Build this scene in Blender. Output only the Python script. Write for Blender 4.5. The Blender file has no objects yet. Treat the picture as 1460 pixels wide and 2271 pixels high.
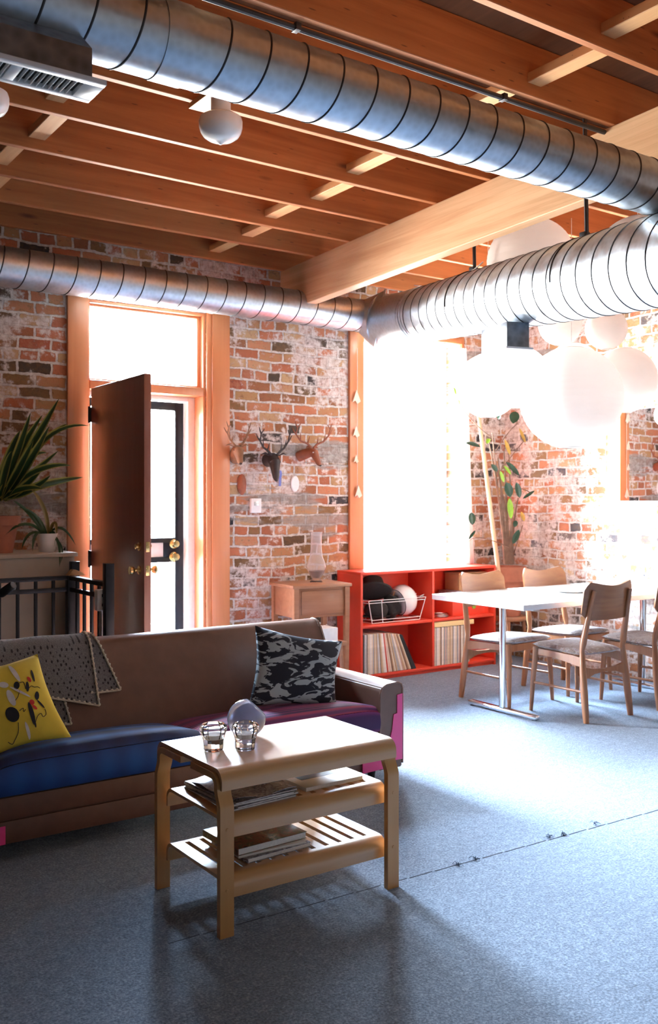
import bpy, bmesh, math, random
from mathutils import Vector, Matrix
random.seed(7)
SC = bpy.context.scene
COL = SC.collection
# ------------------------------------------------------------------ camera, world, light, exposure
F = 2110.0; CX = 730.0; HY = 1095.0; H = 1.4; TH = math.radians(34.85)
S, C = math.sin(TH), math.cos(TH)
cd = bpy.data.cameras.new('camera'); cam = bpy.data.objects.new('camera', cd); COL.objects.link(cam)
cam.location = (0, 0, H); cam.rotation_euler = (math.pi / 2, 0, -TH)
cd.sensor_fit = 'HORIZONTAL'; cd.sensor_width = 24.0; cd.lens = 24.0 * F / 1460.0
cd.shift_y = -(1135.5 - HY) / 2271.0
cd.clip_start = 0.05; cd.clip_end = 100
SC.camera = cam
cd.dof.use_dof = True; cd.dof.focus_distance = 3.9; cd.dof.aperture_fstop = 5.6
vs = SC.view_settings
SC.display_settings.display_device = 'sRGB'
vs.view_transform = 'Standard'; vs.look = 'None'; vs.gamma = 1.0; vs.use_curve_mapping = False
vs.exposure = 0.0
SKY = 500.0; SHADY = .0012
world = bpy.data.worlds.new('sky'); SC.world = world; world.use_nodes = True
wn = world.node_tree; wn.nodes.clear()
w_out = wn.nodes.new('ShaderNodeOutputWorld'); w_bg = wn.nodes.new('ShaderNodeBackground')
w_tc = wn.nodes.new('ShaderNodeTexCoord'); w_sep = wn.nodes.new('ShaderNodeSeparateXYZ')
w_mr = wn.nodes.new('ShaderNodeMapRange'); w_rp = wn.nodes.new('ShaderNodeValToRGB')
wn.links.new(w_tc.outputs['Generated'], w_sep.inputs[0]); wn.links.new(w_sep.outputs['Z'], w_mr.inputs['Value'])
w_mr.inputs['From Min'].default_value = -1; w_mr.inputs['From Max'].default_value = 1
wn.links.new(w_mr.outputs[0], w_rp.inputs[0])
for p_, c_ in ((.46, (.20, .19, .175)), (.51, (.30, .33, .36)), (.60, (.72, .88, 1.05)), (.74, (.92, 1.12, 1.34)), (1.0, (.60, .80, 1.05))):   # ground, low haze, bright sky, zenith
    el_ = w_rp.color_ramp.elements[0] if p_ == .46 else w_rp.color_ramp.elements[1] if p_ == 1.0 else w_rp.color_ramp.elements.new(p_)
    el_.position = p_; el_.color = (*c_, 1)
w_my = wn.nodes.new('ShaderNodeMapRange'); w_az = wn.nodes.new('ShaderNodeValToRGB')   # the bright side of the sky lies beyond the door wall
w_mul = wn.nodes.new('ShaderNodeMath'); w_mul.operation = 'MULTIPLY'; w_mul.inputs[1].default_value = SKY
wn.links.new(w_sep.outputs['Y'], w_my.inputs['Value']); w_my.inputs['From Min'].default_value = -1; w_my.inputs['From Max'].default_value = 1
for p_, c_ in ((.33, SHADY), (.60, .36), (.80, .50), (.92, 1.25), (1.0, 1.6)):
    el_ = w_az.color_ramp.elements[0] if p_ == .33 else w_az.color_ramp.elements[1] if p_ == 1.0 else w_az.color_ramp.elements.new(p_)
    el_.position = p_; el_.color = (c_, c_, c_, 1)
wn.links.new(w_my.outputs[0], w_az.inputs[0]); wn.links.new(w_az.outputs[0], w_mul.inputs[0])
wn.links.new(w_rp.outputs[0], w_bg.inputs[0]); wn.links.new(w_mul.outputs[0], w_bg.inputs[1])
wn.links.new(w_bg.outputs[0], w_out.inputs[0])
def portal(name, loc, rot, sx, sy):
    l = bpy.data.lights.new(name, 'AREA'); l.shape = 'RECTANGLE'; l.size = sx; l.size_y = sy
    l.cycles.is_portal = True
    o = bpy.data.objects.new(name, l); COL.objects.link(o); o.location = loc; o.rotation_euler = rot
YA, XB = 6.20, 6.27               # brick wall with the door, brick wall at right
YR, XL = -2.2, -1.4
RX = (-math.pi / 2, 0, 0)         # towards -Y
portal('daylight_door', (2.775, YA + .28, 1.07), RX, .89, 2.14)
portal('daylight_transom', (2.775, YA + .28, 2.48), RX, .89, .54)
portal('daylight_window', (5.175, YA + .28, 1.77), RX, 1.06, 1.94)
portal('daylight_rear', (2.2, YR - .2, 1.6), (math.pi / 2, 0, 0), 2.6, 1.8)
SC.cycles.use_denoising = True
SC.cycles.max_bounces = 10; SC.cycles.diffuse_bounces = 6; SC.cycles.transparent_max_bounces = 12
SC.cycles.sample_clamp_indirect = 30.0

# ------------------------------------------------------------------ helpers
def ray(x, y):
    a = (x - CX) / F; b = (HY - y) / F
    return Vector((S + a * C, C - a * S, b))
def onY(x, y, Y):
    r = ray(x, y); t = Y / r.y; return Vector((r.x * t, Y, H + r.z * t))
def onX(x, y, X):
    r = ray(x, y); t = X / r.x; return Vector((X, r.y * t, H + r.z * t))
def onD(x, y, d):
    r = ray(x, y); return Vector((r.x * d, r.y * d, H + r.z * d))
def V(*a): return Vector(a)

def new(): return bmesh.new()
def obj(name, bm, mats, parent=None, smooth=True, ang=0.6, loc=None):
    bmesh.ops.recalc_face_normals(bm, faces=bm.faces[:])
    if smooth:
        for f in bm.faces: f.smooth = True
        for e in bm.edges:
            if len(e.link_faces) == 2 and e.calc_face_angle(0) > ang: e.smooth = False
    me = bpy.data.meshes.new(name); bm.to_mesh(me); bm.free()
    for m in (mats if isinstance(mats, (list, tuple)) else [mats]): me.materials.append(m)
    o = bpy.data.objects.new(name, me); COL.objects.link(o)
    if parent is not None: o.parent = parent
    if loc is not None: o.location = loc
    return o
def thing(name, label, cat, loc=(0, 0, 0), rz=0.0, group=None):
    o = bpy.data.objects.new(name, None); COL.objects.link(o); o.empty_display_size = .1
    o.location = loc; o.rotation_euler = (0, 0, rz)
    return tag(o, label, cat, group)
def tag(o, label, cat, group=None):
    o['label'] = label; o['category'] = cat
    if group: o['group'] = group
    return o
def struct(o, label=None, cat=None):
    o['kind'] = 'structure'
    if label: o['label'] = label
    if cat: o['category'] = cat
    return o
def dup(root, label, loc=None, rot=None, group=None):
    r = root.copy(); COL.objects.link(r); r['label'] = label
    if loc is not None: r.location = loc
    if rot is not None: r.rotation_euler = rot
    if group: r['group'] = group
    for ch in list(root.children):
        c = ch.copy(); COL.objects.link(c); c.parent = r
        for g in list(ch.children):
            d = g.copy(); COL.objects.link(d); d.parent = c
    return r
def box(bm, x0, x1, y0, y1, z0, z1, bev=0.0, M=None, mi=0, seg=2):
    t = bmesh.new()
    bmesh.ops.create_cube(t, size=1.0)
    for v in t.verts:
        v.co = Vector((x0 + (v.co.x + .5) * (x1 - x0), y0 + (v.co.y + .5) * (y1 - y0), z0 + (v.co.z + .5) * (z1 - z0)))
    if bev > 0:
        bmesh.ops.bevel(t, geom=t.edges[:], offset=bev, segments=seg, affect='EDGES', profile=.5, clamp_overlap=True)
    add(bm, t, M, mi)
def add(bm, t, M=None, mi=0, keep=False):
    mp = {}
    for v in t.verts:
        mp[v] = bm.verts.new(M @ v.co if M else v.co)
    for f in t.faces:
        try:
            nf = bm.faces.new([mp[v] for v in f.verts]); nf.material_index = f.material_index if keep else mi
        except ValueError: pass
    t.free()
def frames(pts):
    n = len(pts); tan = []
    for i in range(n):
        a = pts[max(0, i - 1)]; b = pts[min(n - 1, i + 1)]; tan.append((b - a).normalized())
    up = Vector((0, 0, 1)) if abs(tan[0].z) < .9 else Vector((0, 1, 0))
    u = tan[0].cross(up).normalized(); out = []
    for t in tan:
        u = (u - t * u.dot(t)).normalized(); out.append((t, u, t.cross(u).normalized()))
    return out
def tube(bm, pts, rad, n=10, mi=0, caps=True, flat=1.0):
    pts = [Vector(p) for p in pts]
    if not isinstance(rad, (list, tuple)): rad = [rad] * len(pts)
    rings = []
    for p, r, (t, u, w) in zip(pts, rad, frames(pts)):
        rings.append([bm.verts.new(p + u * (r * math.cos(2 * math.pi * k / n)) + w * (r * flat * math.sin(2 * math.pi * k / n))) for k in range(n)])
    for a, b in zip(rings, rings[1:]):
        for k in range(n):
            f = bm.faces.new((a[k], a[(k + 1) % n], b[(k + 1) % n], b[k])); f.material_index = mi
    if caps:
        for r in (rings[0], rings[-1]):
            f = bm.faces.new(r); f.material_index = mi
def cyl(bm, p0, p1, r0, r1=None, n=16, mi=0):
    tube(bm, [p0, p1], [r0, r0 if r1 is None else r1], n, mi)
def lathe(bm, prof, c=(0, 0, 0), n=32, M=None, mi=0, sx=1.0, sy=1.0):
    c = Vector(c); rings = []
    for r, z in prof:
        if r < 1e-5:
            p = Vector((0, 0, z)); rings.append([bm.verts.new(c + (M @ p if M else p))])
        else:
            ring = []
            for k in range(n):
                p = Vector((sx * r * math.cos(2 * math.pi * k / n), sy * r * math.sin(2 * math.pi * k / n), z))
                ring.append(bm.verts.new(c + (M @ p if M else p)))
            rings.append(ring)
    for a, b in zip(rings, rings[1:]):
        for k in range(n):
            k2 = (k + 1) % n
            if len(a) == 1 and len(b) == 1: continue
            if len(a) == 1: f = bm.faces.new((a[0], b[k], b[k2]))
            elif len(b) == 1: f = bm.faces.new((a[k], a[k2], b[0]))
            else: f = bm.faces.new((a[k], a[k2], b[k2], b[k]))
            f.material_index = mi
    for r in (rings[0], rings[-1]):
        if len(r) > 1:
            f = bm.faces.new(r); f.material_index = mi
def prism(bm, poly, axis, c0, c1, mi=0, M=None):
    """extrude a 2-D outline along an axis: 'x' -> (y,z), 'y' -> (x,z), 'z' -> (x,y)"""
    def P(a, b, c):
        p = Vector((c, a, b)) if axis == 'x' else Vector((a, c, b)) if axis == 'y' else Vector((a, b, c))
        return M @ p if M else p
    A = [bm.verts.new(P(a, b, c0)) for a, b in poly]; B = [bm.verts.new(P(a, b, c1)) for a, b in poly]
    n = len(poly)
    for k in range(n):
        f = bm.faces.new((A[k], A[(k + 1) % n], B[(k + 1) % n], B[k])); f.material_index = mi
    for r in (A, B[::-1]):
        f = bm.faces.new(r); f.material_index = mi
def grid(bm, nu, nv, fn, mi=0, close=False):
    g = [[bm.verts.new(fn(i / nu, j / nv)) for j in range(nv + 1)] for i in range(nu + 1)]
    for i in range(nu):
        for j in range(nv):
            f = bm.faces.new((g[i][j], g[i + 1][j], g[i + 1][j + 1], g[i][j + 1])); f.material_index = mi
    return g
def sheet(bm, nu, nv, fn, th, mi=0):
    """thin double-sided cloth"""
    P = [[fn(i / nu, j / nv) for j in range(nv + 1)] for i in range(nu + 1)]
    def nor(i, j):
        a = P[min(nu, i + 1)][j] - P[max(0, i - 1)][j]; b = P[i][min(nv, j + 1)] - P[i][max(0, j - 1)]
        n = a.cross(b); return n.normalized() if n.length > 1e-9 else Vector((0, 0, 1))
    A = [[bm.verts.new(P[i][j] + nor(i, j) * th / 2) for j in range(nv + 1)] for i in range(nu + 1)]
    B = [[bm.verts.new(P[i][j] - nor(i, j) * th / 2) for j in range(nv + 1)] for i in range(nu + 1)]
    def q(*v):
        f = bm.faces.new(v); f.material_index = mi
    for i in range(nu):
        for j in range(nv):
            q(A[i][j], A[i + 1][j], A[i + 1][j + 1], A[i][j + 1]); q(B[i][j], B[i][j + 1], B[i + 1][j + 1], B[i + 1][j])
        q(A[i][0], B[i][0], B[i + 1][0], A[i + 1][0]); q(A[i][nv], A[i + 1][nv], B[i + 1][nv], B[i][nv])
    for j in range(nv):
        q(A[0][j], A[0][j + 1], B[0][j + 1], B[0][j]); q(A[nu][j], B[nu][j], B[nu][j + 1], A[nu][j + 1])
def blob(bm, c, r, sub=3, M=None, mi=0, fn=None):
    t = bmesh.new(); bmesh.ops.create_icosphere(t, subdivisions=sub, radius=1.0)
    for v in t.verts:
        k = fn(v.co) if fn else 1.0
        p = Vector((v.co.x * r[0], v.co.y * r[1], v.co.z * r[2])) * k
        v.co = (M @ p if M else p) + Vector(c)
    add(bm, t, None, mi)
def arc(cx, cz, r, a0, a1, n):
    return [(cx + r * math.cos(math.radians(a0 + (a1 - a0) * i / n)), cz + r * math.sin(math.radians(a0 + (a1 - a0) * i / n))) for i in range(n + 1)]
def bez(p0, p1, p2, n=10, p3=None):
    o = []
    for i in range(n + 1):
        t = i / n
        if p3 is None: o.append(p0 * (1 - t) ** 2 + p1 * 2 * t * (1 - t) + p2 * t * t)
        else: o.append(p0 * (1 - t) ** 3 + p1 * 3 * t * (1 - t) ** 2 + p2 * 3 * t * t * (1 - t) + p3 * t ** 3)
    return o

# ------------------------------------------------------------------ materials
class NT:
    def __init__(s, name):
        s.m = bpy.data.materials.new(name); s.m.use_nodes = True; s.t = s.m.node_tree; s.t.nodes.clear()
        s.out = s.n('OutputMaterial'); s.b = s.n('BsdfPrincipled'); s.l(s.b.outputs[0], s.out.inputs[0])
    def n(s, ty, **k):
        nd = s.t.nodes.new('ShaderNode' + ty)
        for a, v in k.items(): setattr(nd, a, v)
        return nd
    def l(s, a, b): s.t.links.new(a, b)
    def set(s, **k):
        for a, v in k.items():
            i = s.b.inputs[a.replace('_', ' ')]
            i.default_value = (*v, 1) if isinstance(v, tuple) and len(v) == 3 else v
    def noise(s, vec, scale, detail=3, rough=.55, dist=0.0):
        nd = s.n('TexNoise'); nd.inputs['Scale'].default_value = scale; nd.inputs['Detail'].default_value = detail
        nd.inputs['Roughness'].default_value = rough; nd.inputs['Distortion'].default_value = dist
        if vec is not None: s.l(vec, nd.inputs['Vector'])
        return nd.outputs['Fac']
    def ramp(s, fac, stops, interp='LINEAR'):
        r = s.n('ValToRGB'); e = r.color_ramp; e.interpolation = interp
        while len(e.elements) < len(stops): e.elements.new(.5)
        for el, (p, c) in zip(e.elements, stops):
            el.position = p; el.color = (*c, 1) if len(c) == 3 else c
        s.l(fac, r.inputs[0]); return r.outputs[0]
    def mix(s, fac, a, b, mode='MIX'):
        m = s.n('Mix', data_type='RGBA', blend_type=mode)
        for i, v in ((0, fac), (6, a), (7, b)):
            if hasattr(v, 'is_linked') or hasattr(v, 'links'): s.l(v, m.inputs[i])
            else: m.inputs[i].default_value = v if i == 0 else (*v, 1)
        return m.outputs[2]
    def math(s, op, a, b=None, clamp=False):
        m = s.n('Math', operation=op, use_clamp=clamp)
        for i, v in ((0, a), (1, b)):
            if v is None: continue
            if hasattr(v, 'links'): s.l(v, m.inputs[i])
            else: m.inputs[i].default_value = v
        return m.outputs[0]
    def map(s, vec, scale=(1, 1, 1), rot=(0, 0, 0), loc=(0, 0, 0)):
        m = s.n('Mapping'); m.inputs['Scale'].default_value = scale; m.inputs['Rotation'].default_value = rot; m.inputs['Location'].default_value = loc
        s.l(vec, m.inputs[0]); return m.outputs[0]
    def bump(s, h, strength=.3, dist=.01):
        b = s.n('Bump'); b.inputs['Strength'].default_value = strength; b.inputs['Distance'].default_value = dist
        s.l(h, b.inputs['Height']); s.l(b.outputs[0], s.b.inputs['Normal'])
    def objco(s): return s.n('TexCoord').outputs['Object']
    def pos(s): return s.n('NewGeometry').outputs['Position']
    def color(s, c): s.l(c, s.b.inputs['Base Color'])
def plain(name, col, rough=.6, metal=0.0, var=.12, scale=30, bump=0.0, **k):
    t = NT(name); t.set(Roughness=rough, Metallic=metal, **k)
    co = t.objco(); nz = t.noise(co, scale, 4)
    dk = tuple(c * (1 - var) for c in col); lt = tuple(min(1, c * (1 + var)) for c in col)
    t.color(t.ramp(nz, [(.3, dk), (.7, lt)]))
    if bump: t.bump(nz, bump, .004)
    return t.m
def wood(name, c0, c1, axis='x', scale=1.0, rough=.5, knots=.0, space='obj', spread=1.0, coat=0.0, crough=.15):
    t = NT(name); t.set(Roughness=rough)
    if coat: t.set(Coat_Weight=coat, Coat_Roughness=crough)
    co = t.objco() if space == 'obj' else t.pos()
    st = {'x': (1.2, 22, 22), 'y': (22, 1.2, 22), 'z': (22, 22, 1.2)}[axis]
    v = t.map(co, tuple(a * scale for a in st))
    n1 = t.noise(v, 1.0, 5, .6, .6)
    st2 = {'x': (.5, 4, 4), 'y': (4, .5, 4), 'z': (4, 4, .5)}[axis]
    n2 = t.noise(t.map(co, tuple(a * scale for a in st2)), 1.0, 2)
    f = t.math('ADD', t.math('MULTIPLY', n1, .6), t.math('MULTIPLY', n2, .4))
    col = t.ramp(f, [(.5 - .16 * spread, c0), (.5 + .16 * spread, c1)])
    if knots:
        vo = t.n('TexVoronoi'); st3 = {'x': (1.3, 5, 5), 'y': (5, 1.3, 5), 'z': (5, 5, 1.3)}[axis]
        t.l(t.map(co, tuple(a * scale for a in st3)), vo.inputs['Vector']); vo.inputs['Scale'].default_value = 1.0
        k = t.ramp(vo.outputs['Distance'], [(.03, (1, 1, 1)), (.10, (0, 0, 0))])
        col = t.mix(t.math('MULTIPLY', k, knots), col, tuple(c * .28 for c in c0))
    if name in ('fir_joist', 'fir_block'):   # nail holes and pitch spots
        vn = t.n('TexVoronoi'); vn.inputs['Scale'].default_value = 1.0; t.l(t.map(co, (5, 30, 30)), vn.inputs['Vector'])
        col = t.mix(t.math('MULTIPLY', t.ramp(vn.outputs['Distance'], [(.06, (1, 1, 1)), (.11, (0, 0, 0))]), .6), col, (.05, .02, .01))
    if name == 'glulam':
        sp = t.n('SeparateXYZ'); t.l(co, sp.inputs[0]); q = t.math('ADD', sp.outputs['Z'], t.math('MULTIPLY', sp.outputs['Y'], .036))
        ln = t.ramp(t.math('FRACT', t.math('MULTIPLY', q, 1 / .039)), [(.0, (1, 1, 1)), (.05, (0, 0, 0)), (.95, (0, 0, 0)), (1.0, (1, 1, 1))])
        lam = t.n('TexWhiteNoise', noise_dimensions='1D'); t.l(t.math('FLOOR', t.math('MULTIPLY', q, 1 / .039)), lam.inputs['W'])
        col = t.mix(t.math('MULTIPLY', lam.outputs['Value'], .2), col, (.80, .58, .36)); col = t.mix(t.math('MULTIPLY', ln, .28), col, (.36, .19, .08))
    t.color(col); t.bump(n1, .12, .002)
    return t.m
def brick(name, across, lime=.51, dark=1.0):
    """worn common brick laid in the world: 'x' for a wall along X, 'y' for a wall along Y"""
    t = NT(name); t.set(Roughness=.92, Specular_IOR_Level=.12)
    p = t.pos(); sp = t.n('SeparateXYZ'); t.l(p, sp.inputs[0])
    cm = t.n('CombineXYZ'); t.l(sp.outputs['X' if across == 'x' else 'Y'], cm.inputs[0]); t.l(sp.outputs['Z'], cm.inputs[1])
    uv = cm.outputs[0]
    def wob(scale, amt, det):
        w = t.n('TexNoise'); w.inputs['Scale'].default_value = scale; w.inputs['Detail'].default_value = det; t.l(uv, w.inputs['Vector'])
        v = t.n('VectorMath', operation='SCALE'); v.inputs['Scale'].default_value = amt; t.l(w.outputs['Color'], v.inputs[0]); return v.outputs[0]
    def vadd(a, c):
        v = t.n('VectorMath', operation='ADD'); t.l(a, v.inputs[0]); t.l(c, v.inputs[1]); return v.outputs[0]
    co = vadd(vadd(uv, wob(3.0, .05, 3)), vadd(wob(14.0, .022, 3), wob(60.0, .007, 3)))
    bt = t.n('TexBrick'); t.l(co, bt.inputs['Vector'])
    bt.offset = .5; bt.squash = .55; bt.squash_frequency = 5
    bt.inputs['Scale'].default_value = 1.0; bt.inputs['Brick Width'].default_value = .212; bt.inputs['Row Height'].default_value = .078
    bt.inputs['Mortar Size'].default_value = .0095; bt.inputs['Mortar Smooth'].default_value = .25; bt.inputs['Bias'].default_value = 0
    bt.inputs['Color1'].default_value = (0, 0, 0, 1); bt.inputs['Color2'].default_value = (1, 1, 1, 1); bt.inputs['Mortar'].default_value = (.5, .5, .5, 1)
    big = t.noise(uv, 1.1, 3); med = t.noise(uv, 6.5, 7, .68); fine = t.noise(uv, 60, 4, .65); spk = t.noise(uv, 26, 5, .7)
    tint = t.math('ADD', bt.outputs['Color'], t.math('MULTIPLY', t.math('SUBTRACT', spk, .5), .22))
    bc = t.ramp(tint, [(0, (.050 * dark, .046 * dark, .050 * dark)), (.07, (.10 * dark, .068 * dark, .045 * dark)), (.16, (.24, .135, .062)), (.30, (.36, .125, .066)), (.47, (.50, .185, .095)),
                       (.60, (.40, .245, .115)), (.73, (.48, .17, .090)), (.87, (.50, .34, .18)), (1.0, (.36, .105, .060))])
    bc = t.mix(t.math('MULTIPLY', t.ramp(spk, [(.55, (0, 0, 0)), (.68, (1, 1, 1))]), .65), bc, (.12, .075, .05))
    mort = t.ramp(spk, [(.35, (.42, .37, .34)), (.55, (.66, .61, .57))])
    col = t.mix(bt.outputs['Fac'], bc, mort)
    # lime and old paint left over the bricks in patches, spread wider to paint in glare haze; grey repair bands along some courses
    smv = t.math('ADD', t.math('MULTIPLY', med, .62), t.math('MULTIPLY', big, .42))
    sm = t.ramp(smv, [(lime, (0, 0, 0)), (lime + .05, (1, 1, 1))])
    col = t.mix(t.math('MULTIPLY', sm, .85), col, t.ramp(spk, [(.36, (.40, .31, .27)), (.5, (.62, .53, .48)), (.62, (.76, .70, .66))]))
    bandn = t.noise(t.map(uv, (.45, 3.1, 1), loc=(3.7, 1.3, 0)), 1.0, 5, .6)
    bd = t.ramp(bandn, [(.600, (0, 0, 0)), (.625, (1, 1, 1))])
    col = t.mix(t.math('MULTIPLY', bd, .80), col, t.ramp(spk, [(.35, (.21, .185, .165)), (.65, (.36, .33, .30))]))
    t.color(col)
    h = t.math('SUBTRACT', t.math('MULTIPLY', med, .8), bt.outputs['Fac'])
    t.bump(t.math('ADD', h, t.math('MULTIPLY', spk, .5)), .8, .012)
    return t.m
def galv(name, col, rough=.34, spangle=40, dark=.8):
    t = NT(name); t.set(Metallic=1.0, Roughness=rough)
    co = t.pos(); vo = t.n('TexVoronoi'); vo.inputs['Scale'].default_value = spangle; t.l(co, vo.inputs['Vector'])
    nz = t.noise(co, 9, 4)
    f = t.math('ADD', t.math('MULTIPLY', vo.outputs['Distance'], .5), t.math('MULTIPLY', nz, .6))
    t.color(t.ramp(f, [(.25, tuple(c * dark for c in col)), (.75, col)]))
    t.l(t.ramp(nz, [(.3, (rough * .8,) * 3), (.7, (rough * 1.25,) * 3)]), t.b.inputs['Roughness'])
    return t.m
def pane_mat(name, tint=(.97, .99, 1.0)):
    t = NT(name); tr = t.n('BsdfTransparent'); tr.inputs[0].default_value = (*tint, 1)
    gl = t.n('BsdfGlossy'); gl.inputs['Roughness'].default_value = .02
    fr = t.n('Fresnel'); fr.inputs[0].default_value = 1.45; mx = t.n('MixShader')
    t.l(fr.outputs[0], mx.inputs[0]); t.l(tr.outputs[0], mx.inputs[1]); t.l(gl.outputs[0], mx.inputs[2]); t.l(mx.outputs[0], t.out.inputs[0])
    return t.m
def glass_mat(name, tint=(1, 1, 1), rough=.01):
    t = NT(name); t.set(Base_Color=tint, Roughness=rough, Transmission_Weight=1.0, IOR=1.48); return t.m
def paper_mat(name, col=(.80, .75, .72), trans=.40):
    t = NT(name); d = t.n('BsdfDiffuse'); d.inputs[0].default_value = (*col, 1); tl = t.n('BsdfTranslucent'); tl.inputs[0].default_value = (*col, 1)
    mx = t.n('MixShader'); mx.inputs[0].default_value = trans
    t.l(d.outputs[0], mx.inputs[1]); t.l(tl.outputs[0], mx.inputs[2]); t.l(mx.outputs[0], t.out.inputs[0])
    nz = t.noise(t.objco(), 60, 3); bp = t.n('Bump'); bp.inputs['Strength'].default_value = .08; t.l(nz, bp.inputs['Height']); t.l(bp.outputs[0], d.inputs['Normal'])
    return t.m

M = {}
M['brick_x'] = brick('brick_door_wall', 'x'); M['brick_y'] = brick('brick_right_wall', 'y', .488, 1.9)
M['plaster'] = plain('painted_plaster', (.14, .115, .10), .9, var=.05, scale=6)
M['joist'] = wood('fir_joist', (.33, .100, .026), (.53, .195, .058), 'x', 1.0, .65, knots=.8, space='pos')
M['block'] = wood('fir_block', (.56, .28, .11), (.70, .40, .18), 'y', 1.2, .65, knots=.4, space='pos')
M['deck'] = wood('roof_boards', (.14, .065, .03), (.24, .11, .05), 'y', .8, .8, space='pos')
M['glulam'] = wood('glulam', (.48, .245, .11), (.73, .47, .27), 'y', .8, .5, knots=.75, space='pos')
M['casing'] = wood('orange_casing', (.54, .19, .072), (.64, .255, .105), 'z', .7, .42, space='pos', coat=.25)
M['doorwood'] = wood('stained_door', (.26, .090, .055), (.33, .125, .078), 'z', .8, .38, space='obj', coat=.35)
M['galv'] = galv('galvanised_duct', (.60, .66, .72), .40)
M['galvbox'] = galv('galvanised_box', (.30, .32, .35), .45, 28, .5)
M['seam'] = plain('duct_seam', (.055, .055, .06), .5, .6, var=.1)
M['black'] = plain('black_metal', (.010, .012, .018), .38, 0.3, var=.2)
M['blackplastic'] = plain('black_rubber', (.02, .02, .022), .5, var=.2)
M['white_metal'] = plain('white_enamel', (.80, .80, .79), .4, var=.03)
M['whitepaint'] = plain('white_paint', (.82, .81, .79), .5, var=.04)
M['chrome'] = plain('chrome', (.82, .83, .85), .12, 1.0, var=.03)
M['brass'] = plain('brass', (.80, .58, .26), .22, 1.0, var=.1)
M['steel'] = plain('steel', (.55, .54, .52), .35, 1.0, var=.1)
M['opal'] = plain('opal_glass', (.88, .86, .83), .18, var=.02, Coat_Weight=.5)
M['pane'] = pane_mat('window_glass')
M['glass'] = glass_mat('clear_glass'); M['thinglass'] = plain('cloudy_lamp_glass', (.93, .92, .92), .06, var=.02, Transmission_Weight=.86, IOR=1.25); M['blueglass'] = plain('milky_blue_glass', (.60, .66, .86), .10, var=.08, scale=12, Transmission_Weight=.55, IOR=1.4)
M['paper'] = paper_mat('lantern_paper')
M['sheer'] = paper_mat('sheer_cloth', (.93, .88, .86), .6)
M['red'] = plain('red_lacquer', (.72, .060, .028), .42, var=.06, scale=4)
M['birch'] = wood('birch_ply', (.56, .275, .085), (.66, .36, .13), 'x', 1.2, .38, coat=1.0, spread=1.3, crough=.34)
M['birchz'] = wood('birch_leg', (.54, .255, .075), (.64, .34, .115), 'z', 1.2, .42, coat=.15, spread=1.3)
M['teak'] = wood('teak', (.29, .108, .044), (.41, .175, .074), 'z', 1.5, .38, coat=.25)
M['teakback'] = wood('teak_back', (.22, .080, .032), (.33, .135, .052), 'x', 1.5, .34, coat=.3)
M['cabwood'] = wood('walnut_cabinet', (.32, .130, .058), (.44, .205, .100), 'x', 1.0, .45, coat=.2)
M['leather'] = plain('brown_vinyl', (.165, .073, .042), .46, var=.10, scale=14, bump=.10)
M['piping'] = plain('brown_piping', (.22, .11, .07), .4)
M['pink'] = plain('pink_tape', (.86, .06, .26), .45, var=.05, scale=10)
M['terra'] = plain('terracotta', (.42, .150, .085), .85, var=.12, scale=12)
M['soil'] = plain('soil', (.05, .035, .025), .95, var=.4, scale=60, bump=.6)
M['beige'] = plain('beige_paint', (.52, .44, .345), .75, var=.05, scale=5)
M['cream'] = plain('cream_paper', (.72, .63, .50), .8, var=.06)
M['cardboard'] = plain('cardboard', (.46, .27, .13), .85, var=.06)
M['helmet'] = plain('white_helmet', (.86, .85, .84), .2, var=.02, Coat_Weight=.6)
M['felt'] = plain('black_felt', (.022, .019, .018), .9, var=.3, scale=80, bump=.2)
M['stem'] = plain('plant_stem', (.20, .115, .075), .8, var=.3, scale=20)
M['bamboo'] = wood('bamboo', (.60, .36, .20), (.72, .48, .30), 'z', 1.0, .5)
M['antler'] = plain('red_brown_resin', (.27, .075, .030), .45, var=.2, scale=20)
M['tanresin'] = plain('tan_resin', (.26, .125, .06), .6, var=.25, scale=20); M['darkresin'] = plain('dark_resin', (.030, .020, .018), .5, var=.3, scale=25)
M['cable'] = plain('white_cable', (.75, .72, .70), .6)
M['mirror'] = plain('mirror_silver', (.93, .94, .94), .015, 1.0, var=.0)
M['blueribbon'] = plain('blue_ribbon', (.16, .20, .55), .6)
M['yarncream'] = plain('cream_yarn', (.58, .50, .38), .95, var=.12, scale=90, bump=.5)

def carpet():
    t = NT('blue_grey_carpet'); t.set(Roughness=.96, Specular_IOR_Level=.12, Sheen_Weight=.25, Sheen_Roughness=.6)
    p = t.pos(); f = t.noise(p, 120, 4, .75); m = t.noise(p, 30, 5, .7); b = t.noise(p, 1.6, 3)
    g = t.math('ADD', t.math('MULTIPLY', f, .62), t.math('ADD', t.math('MULTIPLY', m, .28), t.math('MULTIPLY', b, .10)))
    t.color(t.ramp(g, [(.38, (.046, .068, .104)), (.5, (.128, .176, .250)), (.62, (.285, .36, .46))]))
    t.bump(t.math('ADD', f, m), .5, .006); return t.m
M['carpet'] = carpet(); M['seamline'] = plain('carpet_joint', (.085, .105, .14), .95)
def plaid_blue():
    t = NT('blue_plaid'); t.set(Roughness=.6, Sheen_Weight=.05)
    co = t.objco(); sp = t.n('SeparateXYZ'); t.l(co, sp.inputs[0])
    a = t.math('SINE', t.math('MULTIPLY', sp.outputs['X'], 52)); b = t.math('SINE', t.math('MULTIPLY', sp.outputs['Y'], 60))
    f = t.math('ADD', t.math('MULTIPLY', a, .05), t.math('ADD', t.math('MULTIPLY', b, .22), .5), True)
    t.color(t.ramp(f, [(.2, (.002, .010, .06)), (.55, (.003, .042, .21)), (.85, (.006, .115, .46))])); return t.m
M['plaid'] = plaid_blue()
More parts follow.
